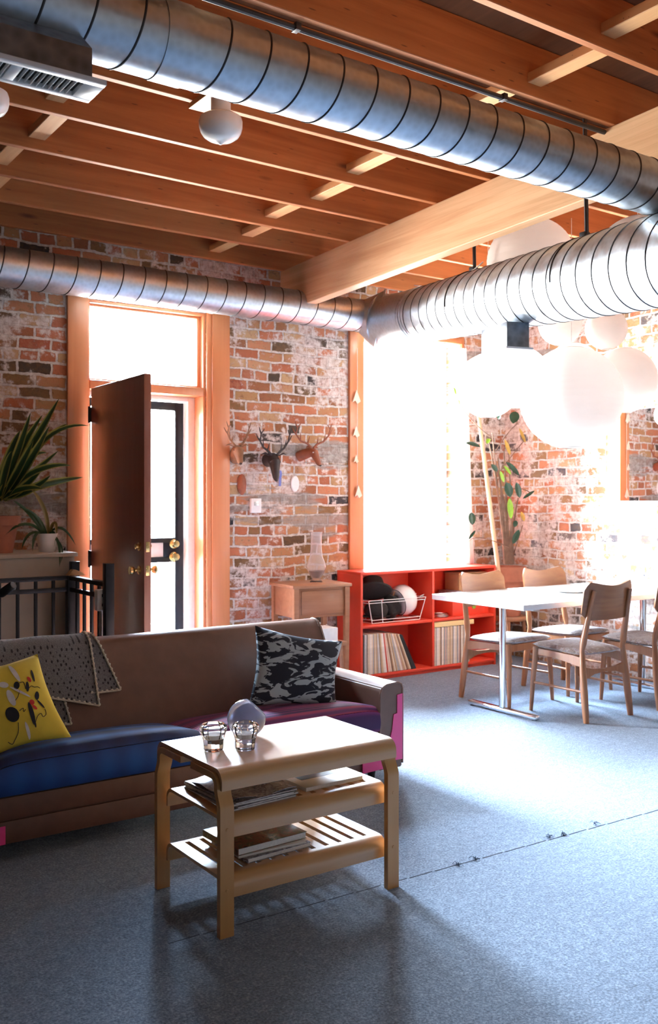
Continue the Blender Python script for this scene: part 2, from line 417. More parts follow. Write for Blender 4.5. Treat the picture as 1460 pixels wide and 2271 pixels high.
def stripes():
    t = NT('purple_stripe'); t.set(Roughness=.7, Sheen_Weight=.05)
    sp = t.n('SeparateXYZ'); t.l(t.objco(), sp.inputs[0])
    a = t.math('SINE', t.math('MULTIPLY', sp.outputs['Y'], 230)); b = t.math('SINE', t.math('MULTIPLY', sp.outputs['Y'], 61))
    f = t.math('ADD', t.math('MULTIPLY', a, .3), t.math('ADD', t.math('MULTIPLY', b, .2), .5), True)
    t.color(t.ramp(f, [(.25, (.05, .006, .075)), (.55, (.17, .015, .13)), (.85, (.36, .03, .11))])); return t.m
M['stripe'] = stripes()
def camo():
    t = NT('black_white_print'); t.set(Roughness=.85)
    co = t.objco(); v = t.map(co, (10.5, 10.5, 29), rot=(.15, .35, .1)); n = t.noise(v, 1.0, 3, .5, 1.1)
    t.color(t.ramp(n, [(.50, (.008, .009, .018)), (.52, (.32, .36, .38))])); return t.m
M['camo'] = camo()
def crochet():
    t = NT('grey_crochet'); t.set(Roughness=.95, Sheen_Weight=.4)
    uv = t.n('UVMap'); vo = t.n('TexVoronoi'); vo.inputs['Randomness'].default_value = .35; vo.inputs['Scale'].default_value = 1.0
    t.l(uv.outputs[0], vo.inputs['Vector'])
    hole_shade = t.ramp(vo.outputs['Distance'], [(.20, (1, 1, 1)), (.30, (0, 0, 0))])  # no real gaps: shade between the stitches painted as dark dots
    nz = t.noise(t.objco(), 220, 3)
    t.color(t.mix(hole_shade, t.ramp(nz, [(.3, (.11, .097, .095)), (.7, (.23, .21, .205))]), (.014, .011, .011))); t.bump(nz, .6, .004)
    return t.m
M['crochet'] = crochet()
def dotted(name, base, dot, scale, th=.22):
    t = NT(name); t.set(Roughness=.7); vo = t.n('TexVoronoi'); vo.inputs['Randomness'].default_value = 0; vo.inputs['Scale'].default_value = scale
    t.l(t.objco(), vo.inputs['Vector']); t.color(t.ramp(vo.outputs['Distance'], [(th, dot), (th + .06, base)])); return t.m
M['ydots'] = dotted('yellow_dotted', (.82, .62, .30), (.45, .26, .08), 45)
def floral():
    t = NT('seat_fabric'); t.set(Roughness=.9, Sheen_Weight=.3)
    co = t.objco(); n = t.noise(co, 17, 3, .6, 1.2); m = t.noise(co, 60, 3)
    c = t.ramp(n, [(.38, (.15, .10, .088)), (.46, (.30, .23, .195)), (.55, (.22, .165, .145)), (.60, (.50, .46, .43)), (.66, (.17, .10, .17))])
    t.color(t.mix(t.math('MULTIPLY', m, .3), c, (.2, .15, .13))); return t.m
M['floral'] = floral()
def magazine(name, cols, sc=14):
    t = NT(name); t.set(Roughness=.3); n = t.noise(t.objco(), sc, 4, .6, .8)
    k = len(cols); t.color(t.ramp(n, [(.32 + .36 * i / (k - 1), c) for i, c in enumerate(cols)])); return t.m
M['mag'] = magazine('magazine_cover', [(.05, .045, .06), (.45, .42, .42), (.12, .09, .11), (.62, .60, .60)], 26)
M['magb'] = magazine('picture_book', [(.06, .035, .03), (.30, .12, .07), (.10, .12, .06), (.42, .28, .16)], 30)
M['album'] = magazine('pale_cover', [(.62, .58, .50), (.76, .72, .64)], 5)
M['coverdark'] = plain('cover_photo', (.12, .16, .19), .3)
M['pages'] = plain('paper_pages', (.74, .70, .64), .8, var=.08, scale=120)
M['newsprint'] = plain('newsprint', (.50, .48, .46), .8, var=.2, scale=60)
def leafmat(name, mid, edge):
    t = NT(name); t.set(Roughness=.4); uv = t.n('UVMap'); sp = t.n('SeparateXYZ'); t.l(uv.outputs[0], sp.inputs[0])
    d = t.math('ABSOLUTE', t.math('SUBTRACT', sp.outputs['X'], .5)); nz = t.noise(t.objco(), 18, 3)
    t.color(t.ramp(t.math('ADD', d, t.math('MULTIPLY', t.math('SUBTRACT', nz, .5), .12)), [(.27, mid), (.37, edge)])); return t.m
M['striped_leaf'] = leafmat('striped_leaf', (.030, .085, .028), (.42, .42, .11))
M['spider_leaf'] = leafmat('spider_leaf', (.030, .075, .022), (.05, .10, .03))
M['dry_leaf'] = leafmat('dry_leaf', (.26, .19, .05), (.34, .25, .09))
M['rubber_leaf'] = plain('rubber_leaf', (.022, .060, .034), .25, var=.3, scale=8)
M['lime_leaf'] = plain('lime_leaf', (.22, .40, .03), .35, var=.15)
M['ochre_leaf'] = plain('ochre_leaf', (.40, .24, .03), .4, var=.2)
M['yellow'] = plain('yellow_cotton', (.72, .53, .055), .85, var=.10, scale=7)
M['ink'] = plain('black_ink', (.012, .012, .018), .8); M['redink'] = plain('red_ink', (.55, .03, .02), .8); M['whiteink'] = plain('white_ink', (.70, .66, .62), .8)
SLEEVES = {'cream': (.68, .58, .46), 'white': (.76, .72, .68), 'tan': (.50, .34, .20), 'grey': (.34, .33, .34), 'black': (.016, .016, .018), 'red': (.50, .05, .03), 'pink': (.64, .44, .38), 'brown': (.24, .13, .08)}
SM = {k: plain('sleeve_' + k, v, .6, var=.12, scale=40) for k, v in SLEEVES.items()}

# ------------------------------------------------------------------ room shell
CEIL = lambda y: 3.15 + .036 * (6.2 - y)         # joist undersides rise away from the door wall
D0, D1, DT, TT = 2.327, 3.222, 2.155, 2.76       # door opening, transom top
W0, W1, WS, WT = 4.645, 5.715, .80, 2.76         # window opening
b = new(); box(b, XL, XB + .3, YR, YA + .3, -.12, 0)
floor = struct(obj('floor', b, M['carpet'], smooth=False))
b = new(); p0 = Vector((1.6, 2.75, 0)); p1 = Vector((4.6, 2.66, 0))
for i in range(30):
    x0 = 1.3 + i * .12; box(b, x0, x0 + .11, 2.745 - .033 * (x0 - 1.6) - .0018, 2.745 - .033 * (x0 - 1.6) + .0018, -.001, .0012)
struct(obj('carpet_seam', b, M['seamline'], floor, smooth=False))
b = new()
for (px, py) in ((1220, 1843), (1248, 1836), (1318, 1812), (1055, 1892), (1016, 1904)):
    r = ray(px, py); t_ = -H / r.z; q = r * t_; q.z = 0
    for k in range(9):
        a = random.uniform(0, 6.28); l = random.uniform(.012, .030)
        tube(b, [q, q + V(math.cos(a) * l * .5, math.sin(a) * l * .5, random.uniform(.004, .014)), q + V(math.cos(a) * l, math.sin(a) * l, .002)], .0012, 4)
struct(obj('loose_tuft', b, M['carpet'], floor))
def wall_x(y0, y1, z1):
    w = new(); zt = z1
    for x0, x1, z0, z_ in ((XL - .3, D0, 0, zt), (D0, D1, TT, zt), (D1, W0, 0, zt), (W0, W1, 0, WS), (W0, W1, WT, zt), (W1, XB + .3, 0, zt)):
        box(w, x0, x1, y0, y1, z0, z_)
    return w
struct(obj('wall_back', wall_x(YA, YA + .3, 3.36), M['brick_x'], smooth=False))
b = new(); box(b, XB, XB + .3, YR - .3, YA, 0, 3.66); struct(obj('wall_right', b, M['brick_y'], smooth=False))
b = new(); box(b, XL - .3, XL, YR - .3, YA, 0, 3.66); struct(obj('wall_left', b, M['plaster'], smooth=False))
b = new()
for x0, x1, z0, z1 in ((XL, .9, 0, 3.66), (3.5, XB, 0, 3.66), (.9, 3.5, 0, .7), (.9, 3.5, 2.5, 3.66)): box(b, x0, x1, YR - .3, YR, z0, z1)
struct(obj('wall_front', b, M['plaster'], smooth=False))
b = new()
prism(b, [(YR - .3, CEIL(YR - .3) + .24), (YA + .3, CEIL(YA + .3) + .24), (YA + .3, CEIL(YA + .3) + .30), (YR - .3, CEIL(YR - .3) + .30)], 'x', XL - .3, XB + .3)
struct(obj('ceiling', b, M['deck'], smooth=False))
# rear window, behind the photographer
b = new()
for x0, x1, z0, z1 in ((.9, 3.5, .7, .76), (.9, 3.5, 2.44, 2.5), (.9, .96, .76, 2.44), (3.44, 3.5, .76, 2.44), (2.17, 2.23, .76, 2.44)): box(b, x0, x1, YR - .16, YR - .1, z0, z1)
w3 = struct(obj('window_3', b, M['whitepaint'])); b = new(); box(b, .96, 3.44, YR - .135, YR - .130, .76, 2.44); obj('pane', b, M['pane'], w3, smooth=False)

# joists, blocking, beam
JY = [6.17, 5.725, 5.31, 4.875, 4.41, 3.945, 3.51, 3.08, 2.61, 2.16, 1.71, 1.26]
ORD = ['first', 'second', 'third', 'fourth', 'fifth', 'sixth', 'seventh', 'eighth', 'ninth', 'tenth', 'eleventh', 'twelfth', 'thirteenth', 'fourteenth']
for i, y in enumerate(JY):
    b = new(); z = CEIL(y); box(b, XL, XB, y - .0185, y + .0185, z, z + .238, .003, seg=1)
    o = obj('ceiling_joist', b, M['joist'])
    tag(o, ('orange fir ceiling joist lying against the brick door wall' if i == 0 else '%s orange fir ceiling joist counted out from the brick door wall' % ORD[i]), 'joist', 'roof joists')
bl = 0
for i in range(len(JY) - 2):
    for X, nm in ((1.52, 'left'), (3.25, 'right')):
        if i < 0: continue
        y1, y0 = JY[i] - .0185, JY[i + 1] + .0185
        X_ = X + (.035 if i % 2 else -.03) + (.05 if i == 0 else 0)
        z = CEIL((y0 + y1) / 2) + .045
        b = new(); box(b, X_ - .045, X_ + .045, y0, y1, z, z + .045, .003, seg=1)
        o = obj('joist_block', b, M['block'])
        side = 'beam-side row' if nm == 'right' else 'far row'
        tag(o, 'pale block between %s and %s joists from brick wall, %s' % (ORD[i], ORD[i + 1], side), 'block', 'blocking between the joists')
b = new()
BX0, BX1 = 3.86, 3.945
prism(b, [(YR, CEIL(YR)), (YA, CEIL(YA)), (YA, CEIL(YA) - .315), (YR, CEIL(YR) - .315)], 'x', BX0, BX1)
bmesh.ops.bevel(b, geom=b.edges[:], offset=.004, segments=1, affect='EDGES')
for k in range(1, 8):
    pass
tag(obj('glulam_beam', b, M['glulam']), 'long pale laminated timber beam carrying the ceiling joists', 'beam')
b = new(); tube(b, [V(XL, 3.125, 3.245), V(3.86, 3.125, 3.245)], .0125, 8)
cdt = thing('electrical_conduit', 'thin dark conduit clipped along the side of a joist above the large duct', 'conduit', (0, 0, 0))
obj('pipe', b, M['blackplastic'], cdt)
for x in (2.02, 3.15):
    b = new(); box(b, x - .012, x + .012, 3.105, 3.143, 3.232, 3.262, .002); obj('clip', b, M['seam'], cdt)

# casings and frames around the door, the transom and the window
def bar(name, x0, x1, y0, y1, z0, z1, mat, bev=.004, parent=None):
    w = new(); box(w, x0, x1, y0, y1, z0, z1, bev); return obj(name, w, mat, parent)
struct(bar('trim_1', 2.184, 2.327, YA - .03, YA - .001, 0, 2.83, M['casing']))
struct(bar('trim_2', 3.262, 3.407, YA - .03, YA - .001, 0, 2.83, M['casing']))
struct(bar('trim_3', 2.3275, 3.2615, YA - .03, YA - .001, 2.765, 2.83, M['casing']))
b = new()
box(b, D0 + .001, D0 + .018, YA - .002, YA + .29, 0, TT, .002); box(b, 3.200, D1 - .001, YA - .002, YA + .29, 0, TT, .002)
box(b, D0 + .018, 3.2, YA - .002, YA + .29, TT - .022, TT - .001, .002); box(b, D0 + .018, 3.2, YA - .01, YA + .29, 2.155, 2.215, .003)
box(b, 3.222, 3.262, YA - .02, YA - .001, 0, 2.7645, .003)
struct(obj('trim_4', b, M['casing']))
b = new(); box(b, D0 + .018, D0 + .040, YA + .13, YA + .27, .0, 2.155, .003); box(b, 3.145, 3.2, YA + .13, YA + .27, 0, 2.155, .003); box(b, D0 + .04, 3.145, YA + .13, YA + .27, 2.125, 2.155, .003)
struct(obj('trim_5', b, M['whitepaint']))
b = new()
for x0, x1, z0, z1 in ((2.346, 2.362, 2.216, 2.737), (3.172, 3.199, 2.216, 2.737), (2.362, 3.172, 2.216, 2.232), (2.362, 3.172, 2.722, 2.737)): box(b, x0, x1, YA + .04, YA + .08, z0, z1, .002)
tr = struct(obj('window_2', b, M['casing'])); b = new(); box(b, 2.362, 3.172, YA + .058, YA + .062, 2.232, 2.722); obj('pane', b, M['pane'], tr, smooth=False)
struct(bar('trim_6', 4.503, 4.645, YA - .03, YA - .001, .3, 2.83, M['casing']))
struct(bar('trim_7', 5.716, 5.745, YA - .03, YA - .001, .3, 2.83, M['casing']))
struct(bar('trim_8', 4.6455, 5.7155, YA - .03, YA - .001, 2.765, 2.83, M['casing']))
b = new()
for x0, x1, z0, z1 in ((W0 + .001, W0 + .03, WS + .001, WT - .001), (W1 - .03, W1 - .001, WS + .001, WT - .001), (W0 + .03, W1 - .03, WS + .001, WS + .03), (W0 + .03, W1 - .03, WT - .03, WT - .001)): box(b, x0, x1, YA + .17, YA + .23, z0, z1, .002)
wn1 = struct(obj('window_1', b, M['whitepaint'])); b = new(); box(b, W0 + .03, W1 - .03, YA + .198, YA + .202, WS + .03, WT - .03); obj('pane', b, M['pane'], wn1, smooth=False)
# sheer curtain drawn to the right side of the window
b = new()
sheet(b, 40, 20, lambda u, v: V(5.60 + .03 * v + u * (.115 + .075 * v), YA - .075 + .022 * math.sin(u * 26 + v), 2.72 - v * 1.90), .002)
cu = tag(obj('sheer_curtain', b, M['sheer']), 'white sheer curtain hanging at the right side of the big window', 'curtain')

# the open inner door
dr = struct(thing('door_1', 'dark reddish brown wooden door standing open into the room', 'door', (2.322, 6.11, 0), 0))
dr.rotation_euler = (0, 0, math.radians(-1.2 + 180))
# local: x from 0 to -thickness.. built along local +y (points to -Y of the room after the half turn)
b = new(); box(b, -.045, 0, .0, .90, .02, 2.147, .003); obj('door_slab', b, M['doorwood'], dr)
for z in (1.97, 1.06 - .05, .25):
    b = new(); cyl(b, V(.010, -.006, z - .055), V(.010, -.006, z + .055), .009, n=12); box(b, -.030, .008, -.003, .0, z - .05, z + .05)
    h = obj('hinge', b, M['darkresin'], dr)
for z, big in ((1.125, 0), (.985, 1)):
    b = new()
    lathe(b, [(0, 0), (.026, 0), (.026, .006), (.011, .010), (.011, .030 if big else .014)] + ([(.020, .036), (.027, .050), (.024, .062), (0, .066)] if big else [(.016, .016), (.016, .026), (0, .028)]),
          (0, .83, z), 20, Matrix.Rotation(math.radians(90), 3, 'Y'))
    k = obj('knob' if big else 'deadbolt', b, M['brass'], dr)
    b = new()
    lathe(b, [(0, 0), (.026, 0), (.026, .006), (.011, .010), (.011, .030 if big else .014)] + ([(.020, .036), (.027, .050), (.024, .062), (0, .066)] if big else [(.016, .016), (.016, .026), (0, .028)]),
          (-.045, .83, z), 20, Matrix.Rotation(math.radians(-90), 3, 'Y'))
    obj('knob' if big else 'deadbolt', b, M['brass'], dr)
    b = new(); box(b, -.034, -.011, .8995, .9025, z - .03, z + .03, .001); lathe(b, [(0, .0), (.008, 0), (.008, .004), (0, .004)], (-.0225, .9025, z), 12, Matrix.Rotation(math.radians(-90), 3, 'X'))
    obj('latch_plate', b, M['brass'], dr)
# black storm door in the outer plane
sd = struct(thing('door_2', 'black framed glass storm door beyond the open wooden door', 'door', (0, 0, 0)))
y0, y1 = YA + .20, YA + .235
b = new()
for x0, x1, z0, z1 in ((2.368, 2.43, .02, 2.12), (3.075, 3.142, .02, 2.12), (2.43, 3.075, 2.06, 2.12), (2.43, 3.075, .02, .16), (2.43, 3.075, 1.09, 1.125), (2.43, 3.075, .945, .985), (2.985, 3.075, .985, 1.09)): box(b, x0, x1, y0, y1, z0, z1, .003)
obj('door_frame', b, M['black'], sd)
for z0, z1 in ((.16, .945), (1.125, 2.06)):
    b = new(); box(b, 2.43, 3.075, y0 + .015, y0 + .019, z0, z1); obj('pane', b, M['pane'], sd, smooth=False)
b = new(); box(b, 2.43, 2.985, y0 + .012, y0 + .02, .985, 1.09, .002); obj('mail_flap', b, M['whitepaint'], sd)
for z, r in ((1.08, .034), (.985, .036)):
    b = new(); lathe(b, [(0, 0), (r, 0), (r, .008), (r * .6, .012), (r * .62, .03), (r * .9, .04), (r * .7, .055), (0, .058)], (3.06, y0, z), 20, Matrix.Rotation(math.radians(90), 3, 'X'))
    obj('knob', b, M['brass'], sd)

# ------------------------------------------------------------------ spiral ducts
def helix(bm, pts0, pts1, r0, r1, pitch, n=48):
    """spiral-seam pipe from p0 to p1: a lofted helix with a raised lock seam; material 1 on the seam"""
    p0, p1 = Vector(pts0), Vector(pts1); d = p1 - p0; L = d.length; t = d / L
    u = t.cross(Vector((0, 0, 1))).normalized(); w = u.cross(t).normalized()
    prof = [(0, 0), (.015, .003), (.040, .003), (.055, 0)]
    rows = []
    turns = int(L / pitch) + 2
    for k in range(-1, turns):
        for f, dr in prof: rows.append((k + f, dr))
    def ring(q, dr):
        o = []
        for i in range(n):
            a = i / n; s = min(max((q + a) * pitch, 0), L); r = r0 + (r1 - r0) * s / L + dr
            o.append(p0 + t * s + u * r * math.cos(2 * math.pi * a) + w * r * math.sin(2 * math.pi * a))
        a = 1.0; s = min(max((q + 1) * pitch, 0), L); r = r0 + (r1 - r0) * s / L + dr
        o.append(p0 + t * s + u * r)
        return [bm.verts.new(x) for x in o]
    R = [ring(q, dr) for q, dr in rows]
    for j in range(len(R) - 1):
        for i in range(n):
            vs_ = (R[j][i], R[j][i + 1], R[j + 1][i + 1], R[j + 1][i])
            f = bm.faces.new(vs_); f.material_index = 1 if j % 4 in (0, 1, 2) else 0
    bmesh.ops.remove_doubles(bm, verts=bm.verts[:], dist=1e-5)
    bmesh.ops.dissolve_degenerate(bm, edges=bm.edges[:], dist=1e-6)
# large overhead duct
md = thing('spiral_duct', 'large galvanised spiral duct crossing the ceiling nearest the camera', 'duct', (0, 0, 0))
b = new(); helix(b, (XL, 2.65, 2.79), (XB, 2.65, 2.79), .116, .116, .14); obj('pipe', b, [M['galv'], M['seam']], md, ang=.3)
b = new(); tube(b, [V(1.20, 2.65, 2.79), V(1.30, 2.65, 2.79)], .1195, 48, caps=True); obj('coupling', b, M['galv'], md)
pl = new()
prism(pl, [(2.505, 2.545), (2.64, 2.545), (2.64, 2.70), (2.585, 2.70), (2.505, 2.635)], 'x', .10, .955)
bx_ = obj('register_box', pl, M['galvbox'], md, smooth=False)
b = new()
x0, x1, ya, yb, z = .08, .985, 2.475, 2.615, 2.5305
for a, c, e, g in ((x0, x1, ya, ya + .022), (x0, x1, yb - .022, yb), (x0, x0 + .03, ya + .022, yb - .022), (x1 - .055, x1, ya + .022, yb - .022), (.735, .765, ya + .022, yb - .022), (.50, .53, ya + .022, yb - .022), (.27, .30, ya + .022, yb - .022)): box(b, a, c, e, g, z, z + .014, .001)
obj('grille', b, M['white_metal'], bx_)
b = new(); xs = .118
while xs < .92:
    if not any(abs(xs - q) < .017 for q in (.75, .515, .285)): box(b, xs, xs + .0022, ya + .022, yb - .022, z + .001, z + .012)
    xs += .0165
obj('louvre', b, M['white_metal'], bx_); b = new(); box(b, .11, .935, ya + .02, yb - .02, z + .0135, z + .015); obj('opening_shade', b, M['blackplastic'], bx_, smooth=False)  # black sheet put in for the shade inside the register
for x in (.35, 4.7):
    b = new(); tube(b, [V(x, 2.65 + .119 * math.cos(a), 2.785 + .119 * math.sin(a)) for a in [math.pi * k / 8 for k in range(-8, 9)]], .003, 6); tube(b, [V(x, 2.65, 2.904), V(x, 2.65, CEIL(2.65))], .004, 8)
    obj('hanger', b, M['steel'], md)
# duct along the door wall, its elbow, and the wide duct that comes back into the room
wd = thing('duct_run', 'galvanised duct run along the door wall turning the corner into a wider duct', 'duct', (0, 0, 0))
b = new(); helix(b, (XL, 5.95, 2.838), (4.44, 5.95, 2.838), .124, .124, .153); obj('pipe', b, [M['galv'], M['seam']], wd, ang=.3)
A1 = V(4.44, 5.23, 2.727); A2 = V(3.085, .58, 2.283); dB = (A2 - A1).normalized()
b = new(); helix(b, A1, A2, .193, .221, .135); obj('pipe', b, [M['galv'], M['seam']], wd, ang=.3)
b = new(); tube(b, [A2, A2 + dB * .02], [.224, .224], 48); obj('end_cap', b, M['galv'], wd)
b = new()
tube(b, [V(4.42, 5.95, 2.838), V(4.45, 5.945, 2.838), V(4.565, 5.86, 2.808)], [.128, .128, .232], 48, caps=False); tube(b, [V(4.565, 5.86, 2.808), V(4.575, 5.852, 2.806)], [.235, .235], 48)
obj('flare', b, M['galv'], wd)
b = new()
tube(b, [V(4.572, 5.855, 2.807), V(4.60, 5.78, 2.79), V(4.54, 5.52, 2.757), A1 + dB * .05], [.205, .204, .200, .197], 40)
obj('elbow', b, M['galv'], wd)
for s in (.03, .075):
    b = new(); p = A1 + dB * s; tube(b, [p, p + dB * .012], [.198, .198], 40); obj('joint_ring', b, M['galv'], wd)
for px, py, s in ((1050, 582, None), (1297, 510, None)):
    # find the point of the axis under this image column
    best = min((abs((lambda q: CX + F * (q.x * C - q.y * S) / (q.x * S + q.y * C))(A1 + (A2 - A1) * k / 400) - px), k) for k in range(281))[1]
    q = A1 + (A2 - A1) * best / 400; r = .197 + .02 * best / 400
    sd_ = dB.cross(V(0, 0, 1)).normalized(); up = sd_.cross(dB).normalized()
    b = new(); tube(b, [q + sd_ * (r * math.cos(a)) + up * (r * math.sin(a)) for a in [math.pi * (k - 2) / 36 for k in range(41)]], .004, 6); tube(b, [q + up * r, V(q.x, q.y, CEIL(q.y) + .1)], .011, 8); box(b, q.x - .02, q.x + .02, q.y - .02, q.y + .02, q.z + r - .004, q.z + r + .03, .004)
    obj('hanger', b, M['seam'], wd)
pb = onD(1120, 745, 5.42)
ax = math.atan2(dB.y, dB.x)
Mb = Matrix.Translation(pb) @ Matrix.Rotation(ax, 4, 'Z')
b = new(); box(b, -.15, .15, -.07, .07, -.05, .09, .002, Mb); rb = obj('register_box', b, M['galvbox'], wd)
b = new(); box(b, -.17, .17, -.085, .085, -.062, -.05, .003, Mb); obj('grille', b, M['white_metal'], rb)

# opal globe lights under the joists
def globe(loc, label):
    g = thing('ceiling_light', label, 'light', loc, 0, 'opal globe lights')
    b = new(); lathe(b, [(0, .06), (.05, .06), (.05, .045), (.044, .04), (.044, -.02), (.038, -.03), (0, -.03)], n=32); obj('fitter', b, M['white_metal'], g)
    b = new(); lathe(b, [(.044, -.03), (.075, -.034), (.092, -.045), (.097, -.062), (.096, -.088), (.090, -.108), (.078, -.126), (.056, -.141), (.032, -.150), (.014, -.155), (.007, -.161), (0, -.164)], n=40); obj('globe_shade', b, M['opal'], g)
    b = new(); box(b, -.05, .05, -.22, .22, .06, .085, .003); obj('mounting_plate', b, M['block'], g)
    return g
gp = onD(490, 213, 4.22)
globe((gp.x, gp.y, gp.z - .025), 'white opal schoolhouse globe light hanging just below the large duct')
globe((1.12, 4.18, 3.19), 'white opal globe light partly hidden below the duct grille at far left')

# ------------------------------------------------------------------ paper lanterns over the dining table
def lantern(cx, cy, r, d, label):
    p = onD(cx, cy, d); R = r * d / F
    l = thing('paper_lantern', label, 'lantern', p, random.uniform(0, 3), 'white paper lanterns over the table')
    b = new(); n = 22; prof = []
    for i in range(n * 3 + 1):
        th = math.radians(14 + (180 - 28) * i / (n * 3)); k = 1.0 - .010 * (1 if i % 3 == 0 else 0) if i % 3 == 0 else 1.0
        prof.append((R * math.sin(th) * (k if i % 3 else .994), R * math.cos(th)))
    rings = [[b.verts.new(V(q * math.cos(2 * math.pi * k / 40), q * math.sin(2 * math.pi * k / 40), z)) for k in range(40)] for q, z in prof]
    for a, c in zip(rings, rings[1:]):
        for k in range(40): b.faces.new((a[k], a[(k + 1) % 40], c[(k + 1) % 40], c[k]))
    obj('shade', b, M['paper'], l, ang=1.2)
    b = new(); rr = R * math.sin(math.radians(14)); zz = R * math.cos(math.radians(14))
    for s in (1, -1):
        b = new(); tube(b, [V(rr * math.cos(2 * math.pi * k / 24), rr * math.sin(2 * math.pi * k / 24), s * zz) for k in range(25)], .003, 6); obj('wire_ring', b, M['steel'], l)
    b = new(); top = CEIL(p.y) - p.z
    tube(b, [V(0, 0, zz - .02), V(0, 0, max(top, zz + .03))], .0025, 6); box(b, -rr, rr, -.002, .002, zz - .003, zz + .001); obj('cord', b, M['cable'], l)
    return l
lantern(1268, 868, 113, 6.15, 'largest white paper lantern, lowest in the middle of the cluster')
lantern(1083, 841, 71, 6.30, 'white paper lantern at the left end of the cluster beside the window')
lantern(1152, 823, 68, 6.85, 'white paper lantern tucked behind the left one of the cluster, under the duct')
lantern(1385, 829, 72, 6.62, 'white paper lantern at the right of the largest one, against the brick')
lantern(1272, 810, 64, 7.0, 'white paper lantern behind and just above the largest one')
lantern(1243, 704, 48, 6.55, 'small white paper lantern tucked just under the wide duct, left of two')
lantern(1345, 715, 46, 6.62, 'small white paper lantern tucked just under the wide duct, right of two')
lantern(1178, 567, 97, 6.12, 'big white paper lantern above the wide duct, below the beam')
lantern(1415, 562, 96, 5.62, 'big white paper lantern behind the crossing of the two wide ducts at right')
lantern(1482, 905, 30, 6.3, 'white paper lantern cut off at the right edge of the photo')
b = new()
tube(b, bez(onY(920, 624, 5.9) + V(0, 0, .02), onD(1010, 628, 6.0), onD(1072, 566, 5.95), 14), .004, 6)
tag(obj('electric_cable', b, M['cable']), 'thin white cord looping from the duct elbow to a lantern', 'cable')

# ------------------------------------------------------------------ things on the brick walls
def antlers(bm, base, side, sc, pts, tines):
    P = [base + V(side * a * sc, c * sc, z * sc) for a, c, z in pts]
    tube(bm, P, [(.011 - .008 * i / (len(P) - 1)) * sc * 1.0 for i in range(len(P))], 8)
    for i, (a, c, z) in tines: tube(bm, [P[i], P[i] + V(side * a * .5, c * .5, z * .4) * sc, P[i] + V(side * a, c, z) * sc], [.007 * sc, .005 * sc, .002 * sc], 6)
def deer(loc, label, mat, hornmat, sc, turn, pitch, spread, asc=1.0):
    d = thing('deer_head', label, 'wall ornament', loc)
    R = Matrix.Rotation(turn, 3, 'Z') @ Matrix.Rotation(pitch, 3, 'X')
    # neck leaves the wall (+Y) and the muzzle points at -Y
    b = new(); q = [R @ V(0, y, z) * sc for y, z in ((.10, -.10), (.05, -.05), (.0, .0), (-.05, .01), (-.10, -.025), (-.145, -.055), (-.165, -.065))]
    tube(b, q, [r * sc for r in (.055, .052, .050, .046, .032, .024, .014)], 14)
    obj('head', b, mat, d)
    b = new(); q = R @ V(0, -.168, -.062) * sc; blob(b, q, (.014 * sc, .010 * sc, .010 * sc), 2); obj('nose', b, M['darkresin'], d)
    for s in (-1, 1):
        b = new(); e0 = R @ V(s * .035, .0, .035) * sc; e1 = R @ V(s * .075, .005, .055) * sc; e2 = R @ V(s * .105, .0, .045) * sc
        tube(b, [e0, e1, e2], [.008 * sc, .018 * sc, .003 * sc], 8, flat=.4); obj('ear', b, mat, d)
        b = new(); q = R @ V(s * .038, -.055, .022) * sc; blob(b, q, (.008 * sc,) * 3, 2); obj('eye', b, M['whitepaint'] if hornmat is M['antler'] else M['blackplastic'], d)
        b = new(); antlers(b, R @ V(s * .022, -.005, .045) * sc, s, sc * asc, [(0, 0, 0), (.035, .0, .035), (.085 * spread, .005, .055), (.125 * spread, 0, .105), (.125 * spread, -.02, .155), (.10 * spread, -.03, .19)],
                           [(1, (-.005, -.02, .055)), (3, (.035, 0, .05)), (4, (.02, 0, .05)), (2, (.01, -.015, .065))]); obj('antler', b, hornmat, d)
    return d
pd = onY(606, 1004, 6.10); deer((pd.x, 6.11, pd.z), 'dark brown deer head with black antlers on the brick between door and window', M['darkresin'], M['darkresin'], 1.0, -.15, .75, .8)
pd = onY(690, 988, 6.10); deer((pd.x, 6.11, pd.z), 'reddish brown deer head with wide antlers nearest the window', M['antler'], M['antler'], .78, .42, .5, 1.15, 1.25)
pd = onY(528, 985, 6.10); deer((pd.x, 6.11, pd.z), 'tan deer head beside the right door casing', M['tanresin'], M['tanresin'], .85, -.3, .35, .6)
pd = onY(540, 1060, 6.17); b = new(); lathe(b, [(0, 0), (.040, 0), (.046, .006), (.040, .014), (.02, .022), (0, .024)], (pd.x, 6.198, pd.z), 28, Matrix.Rotation(math.radians(90), 3, 'X') @ Matrix.Diagonal((.85, 1.7, 1)).to_3x3())
tag(obj('wall_plaque', b, M['antler']), 'small reddish brown oval plaque on the brick below the tan deer head', 'wall ornament')
pd = onY(658, 1058, 6.17); b = new(); lathe(b, [(0, 0), (.034, 0), (.039, .005), (.034, .012), (.02, .014), (0, .014)], (pd.x, 6.198, pd.z), 32, Matrix.Rotation(math.radians(90), 3, 'X') @ Matrix.Diagonal((1, 1.65, 1)).to_3x3())
tag(obj('oval_dish', b, M['whitepaint']), 'small white oval dish hung on the brick below the reddish deer head', 'wall ornament')
pd = onY(572, 1107, 6.15); ts = thing('thermostat', 'pale rectangular thermostat box on the brick by the door', 'thermostat', (pd.x, 6.199, pd.z))
b = new(); box(b, -.045, .045, -.03, 0, -.055, .055, .006); obj('cover', b, M['white_metal'], ts); b = new(); box(b, -.02, .02, -.033, -.03, .0, .03, .001); obj('dial_window', b, M['steel'], ts)
pd = onY(627, 1046, 6.15); b = new(); sheet(b, 4, 12, lambda u, v: V(pd.x + (u - .5) * .02 + .004 * math.sin(v * 5), 6.185 - .004 * math.sin(v * 9), pd.z + .06 - v * .12), .002)
